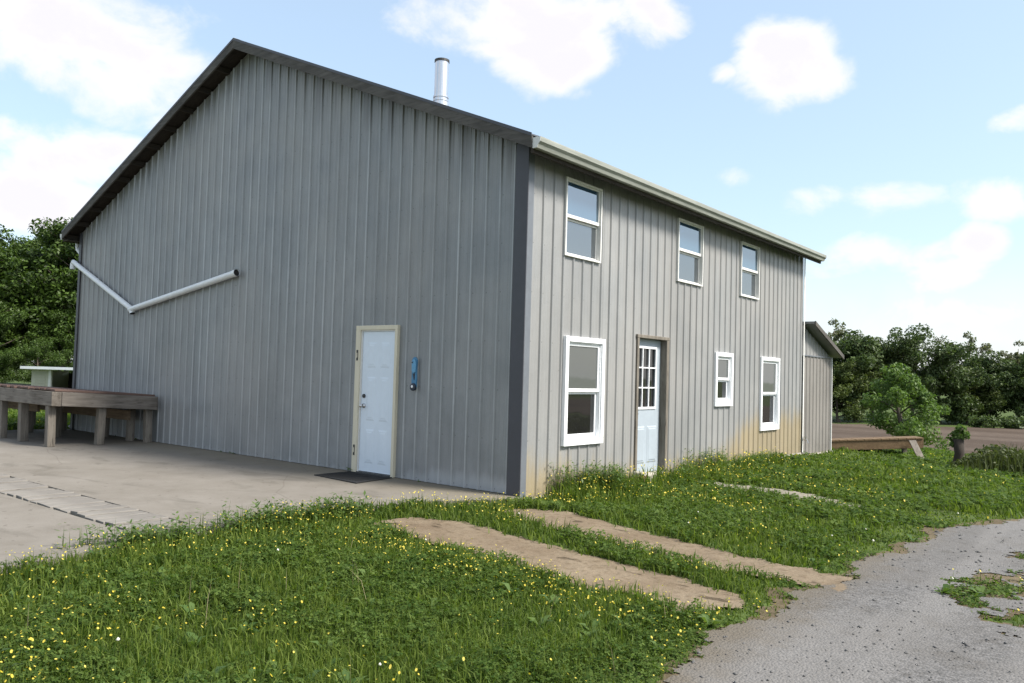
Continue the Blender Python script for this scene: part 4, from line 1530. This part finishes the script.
for src, dep, sd, rz, sc, lb in (
        (rD, 88, 36.0, 1.0, 0.80, 'low dark tree beyond the field touching the lean-to roof line'),
        (rA, 93, 41.8, 2.2, 1.05, 'dark tree behind the young tree, left of the flat-topped one'),
        (rD, 91, 48.6, 0.4, 0.92, 'sloping dark tree just right of the flat-topped tree'),
        (rD, 92, 52.2, 3.0, 0.80, 'low dark tree under the sky gap right of the flat-topped tree'),
        (rA, 93, 55.2, 4.2, 0.92, 'rounded dark tree under the thin pale crown on the right'),
        (rA, 95, 62.5, 5.1, 0.98, 'dark tree just outside the right edge of the picture'),
        (rB, 93, 67.0, 0.8, 0.9, 'broad dark tree farther outside the right edge of the picture'),
        (rD, 90, 72.0, 2.6, 1.0, 'bushy dark tree far outside the right edge of the picture'),
        (rA, 92, 32.0, 3.9, 0.9, 'dark tree beyond the field hidden behind the barn end'),
        (rB, 95, 27.0, 3.1, 0.9, 'broad dark tree beyond the field hidden behind the barn roof'),
        (rC, 96, 55.0, 1.5, 0.92, 'thin pale tree standing above the right-hand dark crowns'),
        (rC, 95, 60.2, 3.7, 0.84, 'thin pale tree near the right edge of the photo'),
        (rA, 100, 46.0, 1.2, 0.9, 'dark tree in the second row behind the flat-topped tree'),
        (rD, 98, 57.0, 5.6, 0.95, 'dark tree in the second row behind the pale tree')):
    copy_tree(src, place_pt(dep, sd), rz, (sc, sc, sc), lb, M['leaf_warm'] if sd in (41.8, 52.2, 62.5, 36.0) else None)
# trees across the road: what the window panes and the sky light see
k = 0
words = ['first', 'second', 'third', 'fourth', 'fifth', 'sixth', 'seventh', 'eighth', 'ninth']
for az, dist, src, sc in ((48, 120, rA, 1.0), (55, 128, rB, 1.0), (62, 118, rD, 1.1), (70, 125, rA, 1.1), (78, 120, rB, 0.9), (40, 124, rD, 1.1), (33, 120, rA, 1.0), (86, 126, rA, 1.0), (94, 122, rD, 1.0)):
    x, y = CAM.x + dist * math.sin(R(az)), CAM.y + dist * math.cos(R(az))
    copy_tree(src, (x, y, float(height(x, y)) - .05), az * 0.7, (sc,) * 3, 'woodland tree on the far right, ' + words[k] + ' beyond the picture edge')
    k += 1

# young tree standing in the field edge behind the ramp
make_tree('young_tree', 31, 4.7, 1.65, 0.75, 8500, 0.078, M['leaf_young'],
          'young mid green tree standing alone behind the timber ramp', 'tree', None, shape='round', loc=place_pt(38, 18.6))

# low bushes at the far edge of the field
bush = make_tree('field_bush', 41, 1.3, 1.5, 0.15, 1500, 0.13, M['leaf_far'],
                 'low dark bush on the far field edge, left of two', 'bush', 'bushes on the far field edge', loc=place_pt(84, 49.5))
copy_tree(bush, place_pt(84, 52.6), 2.0, (1.35, 1.35, 1.0), 'wider dark bush on the far field edge, right of two')


# stump with sprouting top
def stump():
    x, y = 2.55, 12.55
    g = float(height(x, y))
    r = thing('sprouting_stump', (x, y, g), 'dark tree stump with a tuft of leaves on top beside the weed bank', 'stump')
    obj('trunk', MB().tube([(x, y, g - .1), (x, y, g + .05), (x + .02, y, g + .3), (x - .01, y, g + .62)], [0.17, 0.125, 0.10, 0.115], 12), M['stump'], r, smooth=True)
    rng = np.random.default_rng(4)
    V, L, Z = leaf_cloud(rng, [(x, y, g + .70), (x - .13, y + .02, g + .64), (x + .15, y, g + .72), (x + .05, y, g + .85), (x - .08, y, g + .5)], [0.13, 0.10, 0.09, 0.10, 0.08], 420, 0.045, 1.0)
    me = np_mesh('leaf_tuft', V - np.array([x, y, g]), L, Z, M['leaf_young'])
    link_mesh('leaf_tuft', me, (x, y, g), r)


stump()


# ------------------------------------------------------------------ ground cover
def blades_mesh(name, P, h, w, lean, az, mat, rng):
    """grass blades: 2-quad strip with a pointed tip. P (n,3) bases, h heights, w widths, lean, az"""
    n = len(P)
    d = np.stack([np.cos(az), np.sin(az), np.zeros(n)], 1)
    s = np.stack([-np.sin(az), np.cos(az), np.zeros(n)], 1)
    tw = rng.normal(size=n) * 0.7
    s = s * np.cos(tw)[:, None] + d * np.sin(tw)[:, None]
    up = np.array([0, 0, 1.0])
    b0 = P - s * (w * .5)[:, None]
    b1 = P + s * (w * .5)[:, None]
    m = P + up * (h * 0.58)[:, None] + d * (h * lean * 0.35)[:, None]
    m0 = m - s * (w * .42)[:, None]
    m1 = m + s * (w * .42)[:, None]
    t = P + up * (h * (1.0 - 0.25 * np.abs(lean)))[:, None] + d * (h * lean)[:, None]
    V = np.stack([b0, b1, m1, m0, t], 1).reshape(-1, 3)
    i = np.arange(n) * 5
    L = np.stack([i, i + 1, i + 2, i + 3, i + 3, i + 2, i + 4], 1).ravel()
    Z = np.tile([4, 3], n)
    return np_mesh(name, V, L, Z, mat)


def scatter(rng, dens0, d0, dmin, dmax, half, keep):
    """points around the viewer's yard, thinning with distance"""
    area_n = int(dens0 * 2 * half * ((max(d0, dmin) ** 2 - dmin ** 2) / 2 + d0 ** 2 * math.log(dmax / max(d0, dmin))))
    # distance distribution ~ d for d<d0, 1/d beyond
    A1 = (max(d0, dmin) ** 2 - dmin ** 2) / 2
    A2 = d0 ** 2 * math.log(dmax / max(d0, dmin))
    u = rng.random(area_n) * (A1 + A2)
    d = np.where(u < A1, np.sqrt(dmin ** 2 + 2 * u), max(d0, dmin) * np.exp((u - A1) / d0 ** 2))
    th = math.atan2(FWD.y, FWD.x) + (rng.random(area_n) * 2 - 1) * half
    x, y = CAM.x + d * np.cos(th), CAM.y + d * np.sin(th)
    k = keep(x, y)
    return x[k], y[k], d[k]


def slab_dist_in(x, y):
    e = np.interp(y, [p[1] for p in reversed(SLAB_EDGE)], [p[0] for p in reversed(SLAB_EDGE)])
    return e - x        # >0 on the slab


def keep_grass(x, y):
    bad = in_barn(x, y) | in_gravel(x, y) | in_strip(x, y)
    bad |= in_slab(x, y) & (y < 0) & (x > -12.7)
    bad |= in_strip3(x, y)
    bad |= in_field(x, y)
    bad |= (x < -12.3) & (x > -12.75) & (y < 0)
    return ~bad


def keep_loose(x, y):
    # tufts straying a little way onto the drive and the sandy strips
    j = np.random.default_rng(17)
    n = len(x)
    r = 0.20 * j.random(n) ** 1.6
    a = j.random(n) * 6.283
    ok = keep_grass(x, y)
    near = keep_grass(x + r * np.cos(a), y + r * np.sin(a)) & (j.random(n) < 0.45) & (in_gravel(x, y) | in_strip(x, y) | in_strip3(x, y))
    return ok | near


def tallness(x, y):
    t = 0.55 + 0.9 * fbm(x, y, 0.8)
    e = slab_dist_in(x, y)
    t = t + np.where(y < -1.2, 0.40, -0.12) * np.exp(-((e + 0.25) / 0.3) ** 2) * (y < 0)
    t = t + 1.15 * np.exp(-((x - 0.32) / 0.36) ** 2) * (y > 0.4) * (y < 8)
    t = t * np.where(y > 8, 0.8, 1.0)
    # trodden, thinner by the drive
    g = np.clip((3.95 - x) / 0.5, 0.35, 1)
    return t * np.where((y < 4), g, 1)


def build_groundcover():
    rng = np.random.default_rng(2)
    half = R(55)
    # grass
    x, y, d = scatter(rng, 4200, 4.6, 2.2, 60, half, keep_loose)
    edge = in_gravel(x + 0.12, y) | in_gravel(x - .1, y) | in_gravel(x, y - .12)
    kk = ~(edge & (rng.random(len(x)) < 0.35))
    nb = near_bare(x, y)
    kk &= ~(nb & (rng.random(len(x)) < 0.45))
    x, y, d = x[kk], y[kk], d[kk]
    n = len(x)
    h = (0.050 + 0.085 * rng.random(n)) * tallness(x, y) * (0.7 + 0.6 * rng.random(n))
    w = 0.0066 * np.clip(d / 4.6, 1, 6) * (0.7 + 0.7 * rng.random(n))
    P = np.stack([x, y, height(x, y) - 0.005], 1)
    me = blades_mesh('grass', P, h, w, rng.normal(size=n) * 0.75, rng.random(n) * 6.283, M['grass'], rng)
    tag(link_mesh('grass', me, (0, 0, 0)), 'lush green grass covering the yard around the barn', 'grass', kind='stuff')
    print('grass', n)

    # clover and small leaves lying over the grass
    x, y, d = scatter(rng, 2600, 5.0, 2.2, 30, half, lambda a, b: keep_grass(a, b) & (fbm(a, b, 1.6) + 0.12 * (rng.random(len(a)) - .5) > 0.49))
    n = len(x)
    z = height(x, y) + (0.03 + 0.075 * rng.random(n)) * tallness(x, y)
    c = np.stack([x, y, z], 1)
    sz = (0.0075 + 0.0105 * rng.random(n) ** 1.5) * np.clip(d / 5.0, 1, 4)
    az = rng.random(n) * 6.283
    tilt = rng.normal(size=(n, 2)) * 0.35
    Vs, Ls, k = [], [], 0
    for j in range(3):
        a = az + j * 2.094
        dx = np.stack([np.cos(a), np.sin(a), tilt[:, 0] * np.cos(a) + tilt[:, 1] * np.sin(a)], 1)
        sx = np.stack([-np.sin(a), np.cos(a), -tilt[:, 0] * np.sin(a) + tilt[:, 1] * np.cos(a)], 1)
        q = np.stack([c, c + dx * (sz * .9)[:, None] + sx * (sz * .62)[:, None], c + dx * (sz * 1.35)[:, None] - np.array([0, 0, .2]) * sz[:, None],
                      c + dx * (sz * .9)[:, None] - sx * (sz * .62)[:, None]], 1)
        Vs.append(q)
    V = np.concatenate(Vs, 1).reshape(-1, 3)
    L = np.arange(len(V))
    me = np_mesh('clover', V, L, np.full(3 * n, 4), M['clover'])
    tag(link_mesh('clover', me, (0, 0, 0)), 'low clover leaves growing through the grass', 'clover', kind='stuff')
    print('clover', n)

    # broad-leaved rosettes
    x, y, d = scatter(rng, 9, 5.0, 2.6, 16, half, lambda a, b: keep_grass(a, b) & (fbm(a + 9, b, 0.9) > 0.47))
    Vs = []
    for xx, yy in zip(x, y):
        z0 = float(height(xx, yy))
        m = rng.integers(6, 12)
        for j in range(m):
            a = rng.random() * 6.283
            l = rng.uniform(0.05, 0.12)
            ww = l * rng.uniform(0.14, 0.24)
            up = rng.uniform(0.35, 1.0)
            dx, dy = math.cos(a), math.sin(a)
            px_, py_ = -dy * ww, dx * ww
            p0 = (xx, yy, z0 + .01)
            p1 = (xx + dx * l * .55, yy + dy * l * .55, z0 + l * up * .75)
            p2 = (xx + dx * l, yy + dy * l, z0 + l * up * .8)
            Vs.append([p0, (p1[0] + px_, p1[1] + py_, p1[2] + .004), p2, (p1[0] - px_, p1[1] - py_, p1[2] + .004)])
    V = np.array(Vs).reshape(-1, 3)
    me = np_mesh('broadleaf_weeds', V, np.arange(len(V)), np.full(len(Vs), 4), M['broad'])
    tag(link_mesh('broadleaf_weeds', me, (0, 0, 0)), 'broad-leaved weed rosettes among the grass', 'weeds', kind='stuff')

    # yellow flowers: patches, thick along the slab edge and at the foot of the side wall
    def patch(a, b):
        e = slab_dist_in(a, b)
        p = np.clip((fbm(a + 5, b + 3, 0.7) - 0.46) * 5, 0, 1) * 0.7 * np.where(b > 2.0, 0.12, 1) + 0.02
        p = p + 0.55 * np.exp(-((e + 0.3) / 0.35) ** 2) * (b < 0.2)
        p = p + 0.9 * np.exp(-((a - 0.4) / 0.45) ** 2) * (b > 0.3) * (b < 7.5)
        p = p + 1.0 * np.exp(-((b + 2.95) / 0.38) ** 2) * (a > 0.6) * (a < 3.4)
        p = p + 0.35 * np.exp(-((b - 4.0) / 0.6) ** 2) * (a > 0.6) * (a < 3.2)
        return p
    x, y, d = scatter(rng, 300, 6.5, 2.4, 26, half, lambda a, b: keep_grass(a, b) & (rng.random(len(a)) < patch(a, b)))
    n = len(x)
    hh = (0.10 + 0.07 * rng.random(n)) * np.clip(tallness(x, y), 0.6, 2.0)
    z = height(x, y) + hh
    c = np.stack([x, y, z], 1)
    sz = (0.0044 + 0.0028 * rng.random(n)) * np.clip(d / 7.0, 1, 2.4)
    a0 = rng.random(n) * 6.283
    tl = rng.normal(size=(n, 2)) * 0.5
    ring = []
    for j in range(6):
        a = a0 + j * 1.0472
        ring.append(c + np.stack([np.cos(a), np.sin(a), 0.35 + tl[:, 0] * np.cos(a) + tl[:, 1] * np.sin(a)], 1) * sz[:, None])
    V = np.concatenate([np.stack([c] + ring, 1).reshape(-1, 3)])
    i = np.arange(n) * 7
    L = np.concatenate([np.stack([i, i + 1 + j, i + 1 + (j + 1) % 6], 1) for j in range(6)], 0).ravel()
    me = np_mesh('yellow_wildflowers', V, L, np.full(6 * n, 3), M['yellow'])
    o = tag(link_mesh('yellow_wildflowers', me, (0, 0, 0)), 'small yellow wildflowers scattered through the grass', 'flowers', kind='stuff')
    P = np.stack([x, y, height(x, y)], 1)
    me = blades_mesh('flower_stems', P, hh * 1.02, np.full(n, 0.003) * np.clip(d / 5, 1, 4), rng.normal(size=n) * 0.03, rng.random(n) * 6.28, M['grass'], rng)
    st = link_mesh('flower_stems', me, (0, 0, 0), o)
    st['kind'] = 'stuff'
    print('yellow', n)

    # white clover heads
    x, y, d = scatter(rng, 0.8, 6, 2.6, 20, half, lambda a, b: keep_grass(a, b) & (fbm(a + 2, b + 8, 0.8) > 0.48))
    n = len(x)
    c = np.stack([x, y, height(x, y) + 0.09 + 0.05 * rng.random(n)], 1)
    s = (0.009 + 0.005 * rng.random(n))[:, None]
    octv = np.array([(1, 0, 0), (0, 1, 0), (-1, 0, 0), (0, -1, 0), (0, 0, 1), (0, 0, -1)], float)
    V = (c[:, None, :] + octv[None] * s[:, :, None]).reshape(-1, 3)
    i = np.arange(n) * 6
    F = [(0, 1, 4), (1, 2, 4), (2, 3, 4), (3, 0, 4), (1, 0, 5), (2, 1, 5), (3, 2, 5), (0, 3, 5)]
    L = np.concatenate([np.stack([i + a, i + b, i + e], 1) for a, b, e in F], 0).ravel()
    me = np_mesh('white_clover_heads', V, L, np.full(8 * n, 3), M['whitefl'], True)
    tag(link_mesh('white_clover_heads', me, (0, 0, 0)), 'small white clover heads dotted through the grass', 'flowers', kind='stuff')

    # taller leafy weeds at the wall foot and slab edge
    m = 5200
    x = np.concatenate([rng.normal(0.30, 0.16, m), rng.normal(-0.50, 0.12, 1500)])
    y = np.concatenate([0.35 + 7.6 * rng.random(m) ** 1.25, -1.3 - 3.6 * rng.random(1500)])
    wgt = fbm(x, y, 1.0)
    k = (wgt > 0.42) & (x > 0.05 - 2 * (y < 0)) & ~((y > 2.6) & (y < 3.7) & (x < 0.22))
    x, y = x[k], y[k]
    n = len(x)
    h = (0.20 + 0.22 * rng.random(n)) * np.where(y < 0, 0.6, np.where(y < 5.5, 1.1, 0.7)) * (0.6 + 0.8 * fbm(x, y, 1.4))
    P = np.stack([x, y, height(x, y)], 1)
    t = rng.random(n)
    # each weed leaf: a small diamond somewhere along a notional stalk
    reps = 4
    Vs = []
    for j in range(reps):
        f = 0.35 + 0.65 * rng.random(n)
        a = rng.random(n) * 6.283
        l = 0.035 + 0.03 * rng.random(n)
        c = P + np.stack([np.cos(a) * .02, np.sin(a) * .02, h * f], 1)
        dx = np.stack([np.cos(a), np.sin(a), 0.4 * rng.normal(size=n)], 1)
        sx = np.stack([-np.sin(a), np.cos(a), np.zeros(n)], 1)
        Vs.append(np.stack([c, c + dx * (l * .5)[:, None] + sx * (l * .22)[:, None], c + dx * l[:, None], c + dx * (l * .5)[:, None] - sx * (l * .22)[:, None]], 1))
    V = np.concatenate(Vs, 0).reshape(-1, 3)
    me = np_mesh('tall_weeds', V, np.arange(len(V)), np.full(n * reps, 4), M['broad'])
    o = tag(link_mesh('tall_weeds', me, (0, 0, 0)), 'taller leafy weeds growing along the foot of the side wall', 'weeds', kind='stuff')
    me = blades_mesh('weed_stalks', P, h, np.full(n, 0.006), rng.normal(size=n) * 0.12, rng.random(n) * 6.28, M['grass'], rng)
    st = link_mesh('weed_stalks', me, (0, 0, 0), o)
    st['kind'] = 'stuff'

    # a few dry stalks
    x, y, d = scatter(rng, 1.2, 6, 2.6, 14, half, keep_grass)
    n = len(x)
    me = blades_mesh('dry_stalks', np.stack([x, y, height(x, y)], 1), 0.18 + 0.16 * rng.random(n), np.full(n, 0.004), rng.normal(size=n) * 0.35, rng.random(n) * 6.28, M['straw'], rng)
    tag(link_mesh('dry_stalks', me, (0, 0, 0)), 'thin dry grass stalks standing in the lawn', 'stalks', kind='stuff')

    # weed bank on the right, at the brow of the slope
    m = 26000
    x = 2.55 + 12 * rng.random(m) ** 1.2
    y = 12.7 + rng.normal(size=m) * 0.5 + (x - 2.5) * 0.05
    prof = np.clip((x - 2.5) / 0.8, 0, 1)
    h = (0.26 + 0.36 * rng.random(m)) * prof * (0.65 + 0.7 * fbm(x, y, 1.2))
    P = np.stack([x, y, height(x, y)], 1)
    me = blades_mesh('weed_bank', P, h, np.full(m, 0.022) * (0.6 + 0.8 * rng.random(m)), rng.normal(size=m) * 0.3, rng.random(m) * 6.28, M['hedge'], rng)
    o = tag(link_mesh('weed_bank', me, (0, 0, 0)), 'bank of rank dark weeds at the edge of the lawn', 'weeds', kind='stuff')
    xs_ = 2.5 + 12 * rng.random(16000) ** 1.2
    ys_ = 12.55 + rng.normal(size=16000) * 0.45 + (xs_ - 2.5) * 0.05
    zs_ = height(xs_, ys_) + (0.05 + 0.55 * rng.random(16000)) * np.clip((xs_ - 2.4) / 0.8, 0.1, 1) * (0.5 + 0.8 * fbm(xs_, ys_, 1.0))
    cc = np.stack([xs_, ys_, zs_], 1)
    V, L, Z = leaf_cloud(rng, cc, np.full(len(cc), 0.04), 18000, 0.045)
    me = np_mesh('weed_leaves', V, L, Z, M['hedge'])
    wl = link_mesh('weed_leaves', me, (0, 0, 0), o)
    wl['kind'] = 'stuff'
    # loose stones on the drive
    x, y, d = scatter(rng, 110, 5.0, 2.4, 16, half, in_gravel)
    n = len(x)
    s = (0.006 + 0.012 * rng.random(n) ** 3)[:, None] * np.clip(d / 6, 1, 2)[:, None]
    c = np.stack([x, y, height(x, y) + 0.016], 1)
    jit = octv[None] * (0.6 + 0.7 * rng.random((n, 6, 1)))
    jit[:, :, 2] *= 0.6
    V = (c[:, None, :] + jit * s[:, :, None]).reshape(-1, 3)
    i = np.arange(n) * 6
    L = np.concatenate([np.stack([i + a, i + b, i + e], 1) for a, b, e in F], 0).ravel()
    me = np_mesh('loose_gravel', V, L, np.full(8 * n, 3), M['stone'])
    tag(link_mesh('loose_gravel', me, (0, 0, 0)), 'loose grey stones scattered over the drive', 'gravel', kind='stuff')


build_groundcover()
